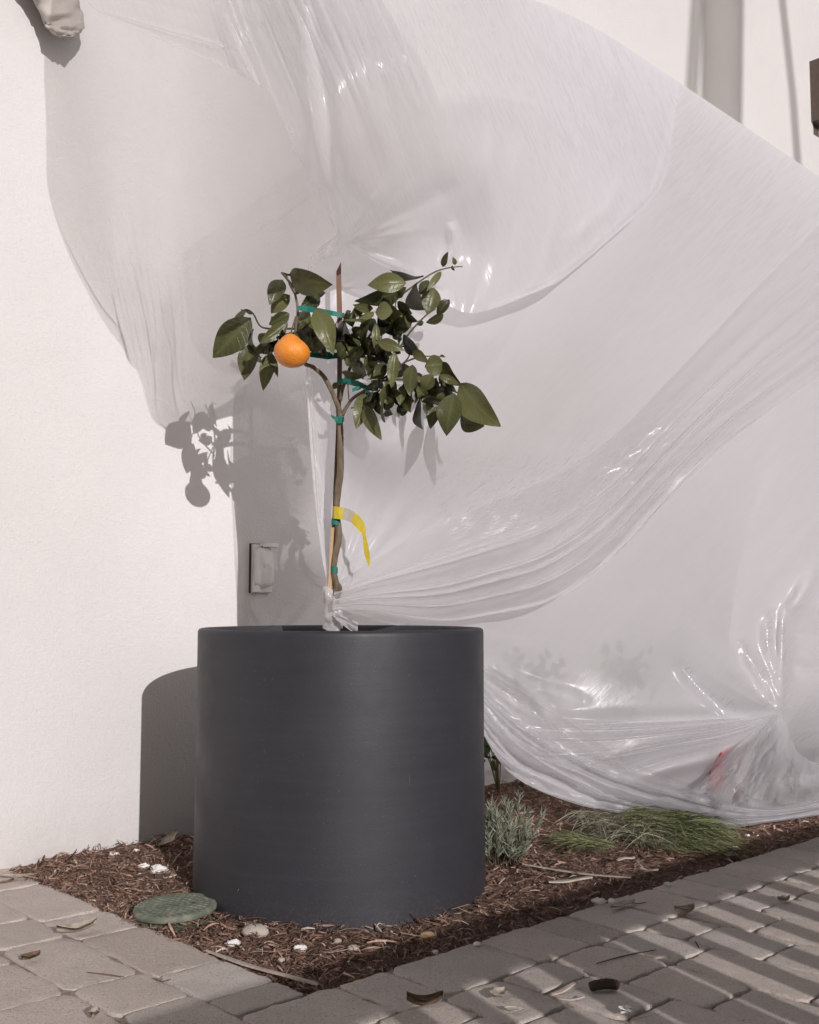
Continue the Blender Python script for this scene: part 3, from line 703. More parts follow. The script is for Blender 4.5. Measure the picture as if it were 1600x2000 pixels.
# direction field helpers
def radial(X, Y, cx, cy): return np.arctan2(Y - cy, X - cx), np.hypot(X - cx, Y - cy)
def n_panel(X, Y, u_, v_):
    N = f1(X, Y)
    # broad soft folds running down to the lower left from the right
    N += .007 * vnoise(X, Y, 420, 120, 3, 1, rad(-52)) * np.clip((X - 700) / 300, 0, 1)
    N += .0035 * vnoise(X, Y, 600, 40, 21, 2, rad(-50)) * np.clip((X - 1150) / 300, 0, 1) * np.clip((Y - 500) / 300, 0, 1)
    a, r = radial(X, Y, KX, KY)     # pleats that converge at the knot
    N += .009 * vnoise(a * 600, r, 70, 900, 8, 2) * np.exp(-(r / 420) ** 2) * np.clip(r / 60, 0, 1)
    a, r = radial(X, Y, GX, GY)     # and at the gather
    lft = np.clip((GX + 6 - X) / 24, 0, 1)
    N -= .05 * np.clip((X - 1529) / 7, 0, 1) * np.clip((Y - 1180) / 60, 0, 1) * np.clip((1520 - Y) / 60, 0, 1)
    N += .013 * vnoise(a * 300, r, 75, 900, 9, 2) * lft * np.exp(-(r / 230) ** 2) * np.clip(r / 30, 0, 1)
    for pts, amp, w in RID1: N += ridge(X, Y, pts, amp, w)
    return N
RID1 = [([(1600, 735), (1450, 850), (1330, 950), (1270, 1060)], .008, 22), ([(1600, 870), (1500, 960), (1420, 1100), (1380, 1220)], .007, 24),
        ([(1400, 640), (1300, 740), (1200, 830), (1100, 880)], -.008, 26), ([(1600, 1100), (1560, 1170), (1535, 1220), (1528, 1390)], .035, 14),
        ([(1545, 1290), (1580, 1310), (1640, 1290)], .01, 12), ([(1170, 60), (1215, 150), (1222, 240), (1205, 340)], .014, 11), ([(1120, 120), (1135, 200), (1130, 300)], .010, 10),
        ([(GX, GY), (1420, 1385), (1340, 1310), (1330, 1270)], .028, 16), ([(GX, GY), (1490, 1330), (1450, 1260)], .025, 15), ([(GX, GY - 30), (1500, 1260), (1505, 1190)], .025, 13),
        ([(GX, GY), (1350, 1402), (1150, 1415), (1020, 1400)], .022, 15), ([(GX, GY), (1400, 1440), (1250, 1490), (1130, 1530)], .030, 14), ([(GX, GY + 10), (1420, 1470), (1300, 1500), (1180, 1540)], -.030, 16),
        ([(GX, GY + 20), (1470, 1480), (1440, 1560), (1420, 1600)], -.03, 16), ([(1430, 1470), (1445, 1530), (1475, 1590)], .03, 12), ([(1500, 1520), (1560, 1500), (1620, 1480)], .03, 22),
        ([(1380, 1600), (1480, 1590), (1620, 1560)], .02, 12), ([(950, 1300), (1050, 1345), (1140, 1370)], .022, 12), ([(1000, 1330), (1040, 1360), (1080, 1410)], .018, 11)]
def milk_panel(X, Y, u_, v_):
    m = 3.1 + .6 * np.clip((900 - X) / 150, 0, 1) * np.clip((Y - 480) / 80, 0, 1)
    m *= np.clip(np.maximum(np.clip((Y - 160) / 360, 0, 1) ** 1.3 * np.maximum(np.clip(u_ * 6, 0, 1), np.clip((Y - 420) / 120, 0, 1)), np.clip((X - 900) / 220, 0, 1)), .03, 1)
    a, r = radial(X, Y, GX, GY); m += .9 * np.clip((GX + 8 - X) / 10, 0, 1) * np.exp(-(r / 190) ** 2) * (.6 + .6 * vnoise(a * 300, r, 80, 400, 31, 1))
    m += .25 * np.clip((Y - 1200) / 300, 0, 1) + .12 * vnoise(X, Y, 200, 60, 12, 3, rad(-50))
    m += .35 * np.clip((X - 1250) / 250, 0, 1) * np.clip((1300 - Y) / 300, 0, 1)
    d, _ = pdist(X, Y, [(930, 1400), (1000, 1510), (1120, 1568), (1260, 1595), (1400, 1616), (1600, 1592)]); m += 1.0 * np.exp(-(d / 45) ** 2)
    m -= 1.5 * np.exp(-(((X - 1403) / 26) ** 2 + ((Y - 1505) / 45) ** 2)) + 1.9 * np.exp(-(((X - 1540) / 80) ** 2 + ((Y - 1555) / 28) ** 2)) + .25 * np.exp(-(((X - 1215) / 60) ** 2 + ((Y - 1330) / 50) ** 2)) + .25 * np.exp(-(((X - 1020) / 60) ** 2 + ((Y - 1340) / 50) ** 2))
    m -= 1.3 * np.exp(-(((X - 1060) / 170) ** 2 + ((Y - 760) / 120) ** 2))
    return np.clip(m, .04, 3.7)
def cr_panel(X, Y, u_, v_):
    c_ = np.clip(1.0 * np.exp(-(((X - 980) / 150) ** 4 + ((Y - 955) / 72) ** 4)), 0, .7)
    c_ += .8 * np.exp(-(((X - 1190) / 90) ** 2 + ((Y - 880) / 60) ** 2))
    a, r = radial(X, Y, GX, GY); c_ += .35 * np.exp(-(r / 170) ** 2)
    c_ += .25 * np.clip((Y - 1500) / 80, 0, 1)
    for pts, w_ in (([(1338, 1300), (1362, 1338), (1395, 1362), (1432, 1380)], 9), ([(1449, 1256), (1466, 1290), (1490, 1318)], 9), ([(1506, 1195), (1502, 1240), (1494, 1270)], 8), ([(1530, 1215), (1531, 1290)], 4), ([(1440, 1432), (1480, 1424), (1495, 1418)], 7)):
        d, _ = pdist(X, Y, pts); c_ += 1.0 * np.exp(-(d / w_) ** 2)
    return np.clip(c_ + .05, 0, 1)
add_sheet('sheet_panel', [(600, -80), (800, -70), (1000, -12), (1150, 48), (1330, 163), (1600, 345), (1760, 450)],
          [(KX, KY), (700, 1203), (780, 1222), (870, 1240), (905, 1320), (940, 1420), (1000, 1512), (1120, 1568), (1260, 1595), (1400, 1616), (1600, 1592), (1760, 1560)],
          [(600, -80), (622, 120), (640, 300), (652, 420), (655, 485), (604, 540), (598, 700), (608, 900), (628, 1080), (KX, KY)],
          [(1760, 450), (1760, 800), (1760, 1200), (1760, 1560)], 300, 330, n_panel, milk_panel, cr_panel,
          cvf=lambda X, Y, u_, v_: (X * .0007 - Y * .0007, X * .0007 + Y * .0007))

# upper flap: second layer hanging in front, from the tie at top left to the long arc
ctrl2 = [(260, -900, .75), (190, -500, .62), (150, -200, .45), (158, -40, .47), (190, 22, .57), (500, -500, .85), (350, 93, .80), (505, 166, .95), (575, 290, 1.0), (625, 390, .88), (664, 480, .66), (420, -100, .86), (600, 0, .98), (800, 100, 1.04),
         (1000, -12, .46), (1150, 48, .40), (1330, 163, .37), (755, 524, .70), (820, 552, .75), (880, 490, .775), (900, 612, .80), (960, 604, .83), (1090, 552, .84), (1200, 460, .82), (1290, 370, .78), (1315, 260, .60), (1000, 300, .90), (800, 350, .90), (700, 430, .80), (1000, 480, .86)]
f2 = rbf(ctrl2)
RID2 = [([(185, 18), (330, 60), (470, 100)], .012, 5), ([(185, 30), (350, 98), (500, 160)], .012, 6), ([(600, 0), (625, 150), (645, 300), (655, 420)], -.030, 20), ([(575, 0), (600, 150), (625, 300), (640, 400)], .020, 16),
        ([(1320, 190), (1312, 262), (1288, 370), (1200, 458), (1090, 548), (960, 602)], .020, 9), ([(1165, 60), (1212, 150), (1220, 240), (1200, 330)], .016, 8),
        ([(1115, 110), (1132, 190), (1132, 300)], .012, 8), ([(880, 430), (885, 480), (862, 520)], .018, 10), ([(690, 470), (730, 505), (790, 528)], .016, 10), ([(700, 440), (800, 410), (900, 350)], -.012, 22),
        ([(1240, 300), (1190, 400), (1100, 480)], .010, 14), ([(960, 180), (962, 300), (950, 420)], .006, 12), ([(420, 0), (468, 110), (505, 166)], .020, 8)]
def n_flap(X, Y, u_, v_):
    N = f2(X, Y)
    stre = np.clip((560 - Y) / 300, 0, 1) * np.clip((X - 380) / 80, 0, 1) * np.clip((1000 - X) / 200, 0, 1)
    N += .0085 * vnoise(X - .42 * Y, Y, 11, 170, 14, 2) * stre * np.clip((230 - Y) / 150, 0, 1)
    N += .010 * vnoise(X - .35 * Y, Y, 70, 500, 15, 2) * stre
    N += .005 * vnoise(X + .25 * Y, Y, 40, 320, 16, 2) * np.clip((X - 800) / 200, 0, 1)
    N += .0015 * vnoise(X, Y, 260, 11, 18, 1, rad(14)) * np.clip((430 - X) / 60, 0, 1)
    a, r = radial(X, Y, 665, 480)
    N += .009 * vnoise(a * 300, r, 55, 900, 17, 2) * np.exp(-(r / 150) ** 2) * np.clip(r / 40, 0, 1)
    for pts, amp, w in RID2: N += ridge(X, Y, pts, amp, w)
    return N
def milk_flap(X, Y, u_, v_):
    m = .95 + 0 * X
    m += .25 * np.clip((200 - Y) / 200, 0, 1) * np.clip((X - 400) / 100, 0, 1) + 1.6 * np.clip((X - 560) / 260, 0, 1)
    d, _ = pdist(X, Y, [(1330, 165), (1315, 260), (1290, 370), (1200, 460), (1090, 552), (960, 602)]); m += .6 * np.exp(-(d / 10) ** 2)
    d, _ = pdist(X, Y, [(600, 0), (625, 150), (645, 300), (660, 450)]); m += .4 * np.exp(-(d / 22) ** 2)
    d, _ = pdist(X, Y, [(900, 612), (820, 560), (755, 524), (690, 490)]); m -= .5 * np.exp(-(d / 80) ** 2)
    return np.clip(m, .2, 3)
def cr_flap(X, Y, u_, v_):
    c_ = 1.0 * np.exp(-(((X - 520) / 110) ** 2 + ((Y - 40) / 100) ** 2)) + .75 * np.exp(-(((X - 770) / 120) ** 2 + ((Y - 100) / 95) ** 2)) + .35 * np.exp(-(((X - 1210) / 25) ** 2 + ((Y - 220) / 90) ** 2))
    d, _ = pdist(X, Y, [(1330, 165), (1315, 260), (1290, 370), (1200, 460), (1090, 552)]); c_ += .5 * np.exp(-(d / 9) ** 2)
    return np.clip(c_, 0, 1)
add_sheet('folded_flap', [(158, -40), (420, -75), (700, -75), (1000, -12), (1150, 48), (1330, 163)],
          [(664, 482), (710, 500), (755, 524), (820, 552), (895, 606), (960, 604), (1090, 552)],
          [(158, -40), (190, 22), (350, 93), (505, 166), (545, 220), (575, 290), (625, 390), (652, 445), (664, 482)],
          [(1330, 163), (1318, 220), (1314, 262), (1288, 370), (1200, 460), (1090, 552)], 330, 260, n_flap, milk_flap, cr_flap, 'film_streaky',
          cvf=lambda X, Y, u_, v_: (Y * .0011, (X - .4 * Y) * .0011))

# the sheet carries on upwards, above the view, to where it is hung
add_sheet('sheet_top', [(260, -1100), (500, -1150), (750, -1000)], [(158, -40), (420, -75), (700, -75), (1000, -12)],
          [(260, -1100), (190, -500), (150, -200), (158, -40)], [(750, -1000), (880, -600), (940, -300), (1000, -12)], 110, 110,
          lambda X, Y, u_, v_: f2(X, Y) + (n_flap(X, Y, u_, v_) - f2(X, Y)) * np.clip((Y + 300) / 200, 0, 1) + .003 * vnoise(X, Y, 300, 600, 33, 1) * (1 - v_), milk_flap, lambda X, Y, u_, v_: .05 + 0 * X,
          cvf=lambda X, Y, u_, v_: (Y * .0011, (X - .4 * Y) * .0011))
# gathered swag sweeping from the knot up to the right
def swag_ridge(u_, v_): return np.clip(1 - np.abs(vnoise(v_ * 1000 + 60 * np.sin(u_ * 2.4), u_ * 1000, 135, 2200, 47, 2)) * 1.5, 0, 1)
def n_swag(X, Y, u_, v_):
    N = f1(X, Y) + .02 + .09 * np.sin(np.pi * np.clip(v_, 0, 1)) * np.clip(u_ * 3, 0, 1) + .03 * v_
    rdg = swag_ridge(u_, v_)
    N += np.clip(u_ * 5, .15, 1) * (.024 * rdg ** 3 + .008 * vnoise(v_ * 1000, u_ * 1000, 150, 1300, 41, 1))
    N += .006 * vnoise(X, Y, 60, 22, 43, 2, rad(-30)) * np.clip(u_ * 3, 0, 1)
    return N
def milk_swag(X, Y, u_, v_):
    m = (.35 + 1.0 * np.clip(v_ * 1.7, 0, 1)) * (.55 + 1.3 * swag_ridge(u_, v_) ** 3) * np.clip(1.25 - .9 * u_, .25, 1) + .9 * np.exp(-((v_ - .97) / .05) ** 2) * np.clip(1.2 - u_, 0, 1)
    m *= np.clip((1 - u_) * 1.5, 0, 1) ** 1.3 * 1.5
    return np.clip(m, .02, 3)
def cr_swag(X, Y, u_, v_):
    c_ = .9 * np.exp(-(((v_ - .25) / .16) ** 2)) * np.exp(-((u_ - .42) / .22) ** 2) + .6 * np.exp(-(((v_ - .05) / .1) ** 2)) * np.exp(-((u_ - .3) / .2) ** 2)
    return np.clip(c_, 0, 1)
add_sheet('gathered_swag', [(KX + 6, KY - 38), (720, 1100), (830, 1035), (950, 985), (1080, 930), (1200, 850), (1330, 720), (1480, 560), (1660, 380)],
          [(KX + 2, KY + 12), (720, 1192), (860, 1212), (960, 1200), (1080, 1172), (1200, 1090), (1330, 950), (1440, 850), (1600, 735), (1740, 640)],
          [(KX + 6, KY - 38), (KX + 4, KY - 15), (KX + 2, KY + 12)], [(1660, 380), (1700, 510), (1740, 640)], 280, 130, n_swag, milk_swag, cr_swag,
          cvf=lambda X, Y, u_, v_: (u_ * 1.1, v_ * .45))
# limp tail of the swag that slides over the planter's back rim
def n_tail(X, Y, u_, v_):
    return .60 + (.36 - .60) * u_ ** .8 + .03 * np.sin(np.pi * v_) + .012 * vnoise(v_ * 1000, u_ * 1000, 150, 900, 51, 3) * np.clip(u_ * 6, 0, 1)
add_sheet('swag_tail', [(KX + 4, KY - 20), (720, 1170), (800, 1190), (870, 1222)], [(KX, KY + 14), (700, 1205), (780, 1222), (860, 1236)],
          [(KX + 4, KY - 20), (KX, KY + 14)], [(870, 1222), (866, 1230), (860, 1236)], 90, 40, n_tail, lambda X, Y, u_, v_: 1.2 + .6 * vnoise(v_ * 1000, u_ * 1000, 150, 900, 53, 2),
          lambda X, Y, u_, v_: .15 + 0 * X, cvf=lambda X, Y, u_, v_: (u_ * .3, v_ * .1))
# folded hem band along the bottom
def n_hem(X, Y, u_, v_):
    N = f1(X, Y) + .015 + .05 * np.sin(np.pi * v_) + .030 * np.clip(1 - 1.5 * np.abs(vnoise(v_ * 1000 + 90 * np.sin(u_ * 4), u_ * 1000, 190, 700, 61, 2)), 0, 1) ** 2.5 + .006 * vnoise(X, Y, 40, 14, 62, 2, rad(25))
    N += .012 * np.sin(v_ * 21 + 3 * u_)
    return N
def milk_hem(X, Y, u_, v_): return np.clip(2.5 * (.4 + .9 * v_) * (1 + .5 * vnoise(v_ * 1000, u_ * 1000, 150, 700, 63, 3)) * np.clip(v_ * 6, 0, 1), .02, 3)
add_sheet('hem_fold', [(880, 1235), (930, 1290), (1010, 1340), (1100, 1400), (1220, 1480), (1380, 1540), (1500, 1575), (1620, 1560)],
          [(900, 1330), (936, 1418), (1000, 1513), (1120, 1569), (1260, 1596), (1400, 1617), (1500, 1607), (1620, 1588)],
          [(880, 1235), (890, 1280), (900, 1330)], [(1620, 1560), (1620, 1588)], 220, 80, n_hem, milk_hem, lambda X, Y, u_, v_: .12 + .3 * np.exp(-((v_ - .3) / .2) ** 2) + 0 * X,
          cvf=lambda X, Y, u_, v_: (u_ * .9, v_ * .25))
# pleats fanning left from the gather
def n_fan(X, Y, u_, v_):
    return f1(X, Y) + .012 + .07 * np.sin(np.pi * v_) * np.clip(u_ * 2.5, 0, 1) + np.clip(u_ * 4, .1, 1) * (.026 * np.clip(1 - 1.5 * np.abs(vnoise(v_ * 1000, u_ * 1000, 150, 1800, 71, 2)), 0, 1) ** 3)
add_sheet('gathered_fan', [(GX, GY - 8), (1420, 1402), (1250, 1410), (1100, 1400), (1010, 1385)], [(GX, GY + 10), (1440, 1450), (1330, 1478), (1200, 1520), (1110, 1540)],
          [(GX, GY - 8), (GX, GY + 10)], [(1010, 1385), (1040, 1470), (1110, 1540)], 160, 70, n_fan, lambda X, Y, u_, v_: np.clip((.7 + .9 * vnoise(v_ * 1000, u_ * 1000, 120, 900, 73, 3)) * np.clip((1 - u_) * 2, 0, 1), .02, 3),
          lambda X, Y, u_, v_: .2 + 0 * X, cvf=lambda X, Y, u_, v_: (u_ * .7, v_ * .3))
def n_skirt(X, Y, u_, v_):
    return f1(X, Y) + .02 + .10 * np.sin(np.pi * u_ * .9) * np.clip(v_ * 3, 0, 1) + np.clip(v_ * 3, .1, 1) * (.045 * vnoise(u_ * 1000, v_ * 1000, 130, 500, 81, 3))
add_sheet('gathered_skirt', [(1455, 1440), (1490, 1420), (1524, 1396), (1560, 1470), (1620, 1500)], [(1350, 1545), (1405, 1590), (1460, 1560), (1530, 1570), (1620, 1560)],
          [(1455, 1440), (1420, 1480), (1350, 1545)], [(1620, 1500), (1620, 1560)], 120, 110, n_skirt, lambda X, Y, u_, v_: np.clip(.8 + 1.1 * vnoise(u_ * 1000, v_ * 1000, 150, 900, 83, 3), .05, 3),
          lambda X, Y, u_, v_: .25 + 0 * X, cvf=lambda X, Y, u_, v_: (v_ * .25, u_ * .5))
# neck over the stake and sleeve hanging round the trunk
def n_sleeve(X, Y, u_, v_):
    return .545 + .055 * np.sin(np.pi * u_) * 0 + .05 * v_ + np.clip((1 - v_) * 6, .15, 1) * .012 * vnoise(u_ * 1000, v_ * 1000, 90, 1400, 91, 3) - .03 * np.sin(np.pi * u_)
add_sheet('trunk_sleeve', [(602, 520), (618, 503), (650, 497), (690, 492)], [(KX - 10, KY + 4), (KX + 6, KY - 6)], [(602, 520), (596, 620), (596, 720), (606, 850), (618, 1000), (632, 1110), (KX - 10, KY + 4)],
          [(690, 492), (712, 620), (722, 760), (716, 880), (690, 1010), (668, 1110), (KX + 6, KY - 6)], 90, 200, n_sleeve, lambda X, Y, u_, v_: np.clip(1.1 * (.55 + .45 * v_) * (1 + .9 * vnoise(u_ * 1000, v_ * 1000, 70, 1600, 93, 3)) * (1.5 - 1.2 * u_) , .05, 3),
          lambda X, Y, u_, v_: .25 + 0 * X, cvf=lambda X, Y, u_, v_: (v_ * .8, u_ * .25))
def n_neck(X, Y, u_, v_): return .66 - .10 * v_ + .03 * np.sin(np.pi * u_) + .014 * vnoise(u_ * 1000, v_ * 1000, 200, 500, 95, 2)
add_sheet('sheet_neck', [(628, 395), (645, 385), (668, 380)], [(602, 521), (622, 512), (655, 500), (690, 494)], [(628, 395), (645, 435), (657, 462), (628, 480), (608, 500), (602, 521)],
          [(668, 380), (675, 425), (690, 460), (696, 478), (690, 494)], 50, 60, n_neck, lambda X, Y, u_, v_: 1.1 + .6 * vnoise(u_ * 1000, v_ * 1000, 200, 700, 97, 2),
          lambda X, Y, u_, v_: .1 + 0 * X, cvf=lambda X, Y, u_, v_: (v_ * .1, u_ * .05))

# knot round trunk: the film wound tight, one crumpled surface, with a short loose tail
vs = []; fs = []; NA, NZ = 56, 46
for i in range(NZ + 1):
    t = i / NZ; y = 1148 + t * 82
    cx = float(np.interp(t, [0, .3, .6, 1], [643, 647, 652, 650])); rr = float(np.interp(t, [0, .12, .3, .42, .6, .8, 1], [9, 12, 15, 12, 17, 15, 19]))
    for k in range(NA):
        a = 2 * math.pi * k / NA
        r = rr + 1.8 * math.sin(3 * a + t * 11) + 1.2 * math.sin(5 * a - t * 17 + 1) + 2.6 * mnoise.fractal(Vector((math.cos(a) * 1.6, math.sin(a) * 1.6, t * 4.5)), 1, 2, 4)
        p = P(cx + math.cos(a) * r, y + 3 * math.sin(a * 2 + t * 5), TD); p.y -= math.sin(a) * r * PXM * .8; vs.append(p)
for i in range(NZ):
    for k in range(NA): fs.append((i * NA + k, i * NA + (k + 1) % NA, (i + 1) * NA + (k + 1) % NA, (i + 1) * NA + k))
n0 = len(vs); m1, m2 = 16, 12
for i in range(m1 + 1):
    for j in range(m2 + 1):
        u_, v_ = i / m1, j / m2; x = 655 + u_ * 44; y = 1196 + v_ * 14 + u_ * (20 + v_ * 12)
        p = P(x, y, TD - .03 - .02 * u_ + .012 * mnoise.fractal(Vector((u_ * 2, v_ * 5, 1)), 1, 2, 3)); vs.append(p)
for i in range(m1):
    for j in range(m2): a = n0 + i * (m2 + 1) + j; fs.append((a, a + 1, a + m2 + 2, a + m2 + 1))
knot_o = obj('knot', vs, fs, M['film_thick'], sheet)
for o_ in [knot_o]:
    me = o_.data; n_ = len(me.vertices)
    for k, val in (('milk', 1.25), ('crumple', .15)):
        a_ = me.attributes.new(k, 'FLOAT', 'POINT'); a_.data.foreach_set('value', [val] * n_)
    a_ = me.attributes.new('cv', 'FLOAT_VECTOR', 'POINT'); a_.data.foreach_set('vector', [c_ * 3 for v_ in me.vertices for c_ in v_.co])

# wrapped end at the upper left
prof_ = [(20, 95, -110), (35, 128, -60), (62, 150, -10), (74, 158, 18), (84, 163, 42), (97, 166, 56), (108, 160, 66), (118, 150, 72)]
vs = []; fs = []; sg = 20; fr = []
for i in range(len(prof_) - 1):
    for k in range(5): t_ = k / 5; fr.append([prof_[i][j] * (1 - t_) + prof_[i + 1][j] * t_ for j in range(3)])
fr.append(list(prof_[-1]))
for i, (xl, xr, y) in enumerate(fr):
    for k in range(sg):
        a_ = 2 * math.pi * k / sg; xx = (xl + xr) / 2 + math.cos(a_) * (xr - xl) / 2
        yy = y + .10 * (xx - (xl + xr) / 2) * -1.0
        dn = .055 + .035 * math.sin(a_) + .010 * mnoise.noise(Vector((math.cos(a_) * 2.2, math.sin(a_) * 2.2, i * .28))) * 2
        vs.append(Pn(xx + 5 * mnoise.noise(Vector((math.cos(a_) * 1.5, i * .35, 3))), yy, dn))
for i in range(len(fr) - 1):
    for k in range(sg): fs.append((i * sg + k, i * sg + (k + 1) % sg, (i + 1) * sg + (k + 1) % sg, (i + 1) * sg + k))
fs.append(tuple((len(fr) - 1) * sg + k for k in range(sg)))
tag(obj('wrapped_bracket', vs, fs, M['cloth']), 'pale crumpled wrapped bracket hanging in the top left corner of the view', 'bracket')

# ------------------------------------------------------------------ wall fittings
oe = tag(empty('outlet_cover', Pn(507, 1110, 0)), 'grey weatherproof outlet cover mounted on the wall left of the trunk', 'outlet cover')
Zv = Vector((0, 0, 1))
def wall_box(name, px, py, hw, hh, n0, n1, mat, parent, bev=.003):
    c_ = Pn(px, py, 0); q = MB(); c_ = c_ + V * ((n0 + n1) / 2)
    d = (n1 - n0) / 2
    # chamfered block
    vs = []; 
    for (sx, n_) in ((0, -d), (0, d - bev), (bev, d)):
        for (i, j) in ((-1, -1), (1, -1), (1, 1), (-1, 1)): vs.append(c_ + U * i * (hw - sx) + Zv * j * (hh - sx) + V * n_)
    fs = [(0, 3, 2, 1), (8, 9, 10, 11)] + [(r * 4 + k, r * 4 + (k + 1) % 4, (r + 1) * 4 + (k + 1) % 4, (r + 1) * 4 + k) for r in (0, 1) for k in range(4)]
    q.add(vs, fs); return q.build(name, mat, parent, False)
wall_box('gasket', 506, 1110, .0335, .0680, 0, .004, M['dark'], oe)
wall_box('base_plate', 508, 1111, .0325, .0665, .004, .016, M['grey_plastic'], oe)
# domed lid: rounded box, narrower at the bottom
c0 = Pn(511, 1108, .016); vs = []; fs = []; seg = 28
for (sc_, n_) in ((1, 0), (1, .020), (.93, .027), (.80, .031), (.4, .033)):
    for k in range(seg):
        a = 2 * math.pi * k / seg; e = 5; ca, sa = math.cos(a), math.sin(a); r = (abs(ca) ** e + abs(sa) ** e) ** (-1 / e)
        x, z = ca * r * .0255 * sc_, sa * r * .054 * sc_
        vs.append(c0 + U * x + Zv * z + V * (n_ * (1 - .15 * (z > 0))))
for i in range(4):
    for k in range(seg): fs.append((i * seg + k, i * seg + (k + 1) % seg, (i + 1) * seg + (k + 1) % seg, (i + 1) * seg + k))
fs.append(tuple(4 * seg + k for k in range(seg))); lid = obj('lid', vs, fs, M['grey_plastic'], oe)
for k in range(6): 
    q = MB(); q.box(c0 + U * .003 - Zv * (-.008 + .006 * k) + V * .0335, U * .006, V * .0006, Zv * .0008)
    if k == 0: qq = q
    else: qq.add(q.v, q.f)
qq.build('lid_ribs', M['grey_plastic'], oe, False)
wall_box('latch_tab', 512, 1066, .019, .0055, .016, .052, M['grey_plastic'], oe, .001)
wall_box('hinge', 491, 1150, .007, .009, .016, .034, M['grey_plastic'], oe, .001)
q = MB(); c1_ = Pn(512, 1068, .053); q.tube([c1_, c1_ + V * .001], .0028, 10); q.build('padlock_hole', M['dark'], oe)

be = tag(empty('metal_frame', Pn(1610, 190, 0)), 'dark bronze metal frame projecting from the wall at the right edge of the view', 'frame')
# box seen end-on: left side at px 1583-1592, y 105-262
c_ = Pn(1584, 180, 0); top = Pn(1609, 112, .07).z; bot = Pn(1609, 228, .07).z; hz = (top - bot) / 2; zc = (top + bot) / 2
cl = Pn(1609, 180, .07); cl.z = zc
q = MB(); q.box(cl + U * .006 - V * .035, U * .006, V * .035, Zv * hz); q.box(cl + U * .25 - V * .035 + Zv * (hz - .008), U * .234, V * .035, Zv * .008); q.box(cl + U * .25 - V * .035 - Zv * (hz - .008), U * .234, V * .035, Zv * .008)
q.build('frame_rim', M['bronze'], be, False)
q = MB(); q.box(cl + U * .25 - V * .08, U * .23, V * .012, Zv * (hz - .003)); q.build('dark_panel', M['black'], be, False)
q = MB(); q.box(cl + U * .05 - V * .085 - Zv * (hz + .03), U * .03, V * .015, Zv * .03); q.build('wall_mount', M['bronze'], be, False)

# ------------------------------------------------------------------ valve box lid
vc = G(342, 1773, .013); ve = tag(empty('valve_cover', vc), 'round green irrigation valve cover lying slightly tilted in the mulch left of the planter', 'valve cover')
vr = .077
vs, fs = lathe([(vr, -.035), (vr, -.006), (vr - .004, -.006)], vc, 64); obj('valve_box', [Vector(v_) + Vector((.004, .002, -.008)) for v_ in vs], fs, M['valve_in'], ve)
tm = Matrix.Translation(vc) @ Matrix.Rotation(rad(-2.5), 4, 'Y') @ Matrix.Rotation(rad(2.0), 4, 'X') @ Matrix.Translation(-vc)
vs, fs = lathe([(vr + .001, -.006), (vr + .003, -.004), (vr + .003, .002), (vr + .001, .005), (vr - .004, .0062), (vr - .008, .0055), (vr * .5, .0055), (.001, .0055)], vc, 72)
obj('lid', [tm @ Vector(v_) for v_ in vs], fs, M['valve'], ve)
q = MB()
for r in (.015, .027, .039, .051, .063, .074):
    k_ = int(2 * math.pi * r / .0125)
    for i in range(k_):
        a = 2 * math.pi * i / k_ + r * 40; d = Vector((math.cos(a), math.sin(a), 0)); e_ = Vector((-d.y, d.x, 0))
        # raised tread dashes, all lying the same way
        q.box(tm @ (vc + d * r + Zv * .0060), Vector((.0038, 0, 0)), Vector((0, .0011, 0)), Zv * .0007)
q.build('tread_dashes', M['valve'], ve, False)
q = MB(); hc = tm @ (vc + Vector((.036, .008, .0062))); q.tube([hc - Zv * .0004, hc + Zv * .0004], .0042, 14, flat=1); q.build('finger_hole', M['dark'], ve)
# ------------------------------------------------------------------ loose litter
def flake(name, px, py, L, w, ang, mat, label, cat, group=None, z=.004, curl=.2, tilt=0.0, th=.0012, rough=.15, lift=0.0):
    """a curled irregular flake / leaf / chip with thickness"""
    c_ = G(px, py, z); c_.z = z
    uu_, vv_ = uv_of(c_)
    if uu_ > 0 and vv_ < 0: c_ = G(px, py, bed_h(c_.x, c_.y) + .009); 
    d = Vector((math.cos(ang), math.sin(ang), tilt)).normalized(); s_ = d.cross(Zv).normalized(); n_ = s_.cross(d)
    nx, ny = 10, 5; vs = []; fs = []; ph = rng.random() * 9
    for lay in (0, 1):
        for i in range(nx + 1):
            t = i / nx * 2 - 1; pw = max(.08, (1 - abs(t) ** 2.6)) * (1 + rough * math.sin(t * 7 + ph))
            for j in range(ny + 1):
                s2 = j / ny * 2 - 1
                h_ = curl * w * (s2 ** 2) * 1.2 + curl * L * .25 * t * t + rough * .1 * w * math.sin(t * 5 + s2 * 3 + ph)
                vs.append(c_ + d * t * L / 2 + s_ * (s2 * w / 2 * pw + .06 * L * math.sin(t * 3 + ph) * rough * 3) + n_ * (h_ + lift) + n_ * (-th * lay) )
    m_ = (nx + 1) * (ny + 1)
    for i in range(nx):
        for j in range(ny):
            a = i * (ny + 1) + j; fs.append((a, a + 1, a + ny + 2, a + ny + 1)); a += m_; fs.append((a, a + ny + 1, a + ny + 2, a + 1))
    edge = [i * (ny + 1) for i in range(nx + 1)] + [nx * (ny + 1) + j for j in range(1, ny + 1)] + [i * (ny + 1) + ny for i in range(nx - 1, -1, -1)] + [j for j in range(ny - 1, 0, -1)]
    for k in range(len(edge)): a, b_ = edge[k], edge[(k + 1) % len(edge)]; fs.append((a, a + m_, b_ + m_, b_))
    return tag(obj(name, vs, fs, mat, None, True), label, cat, group)
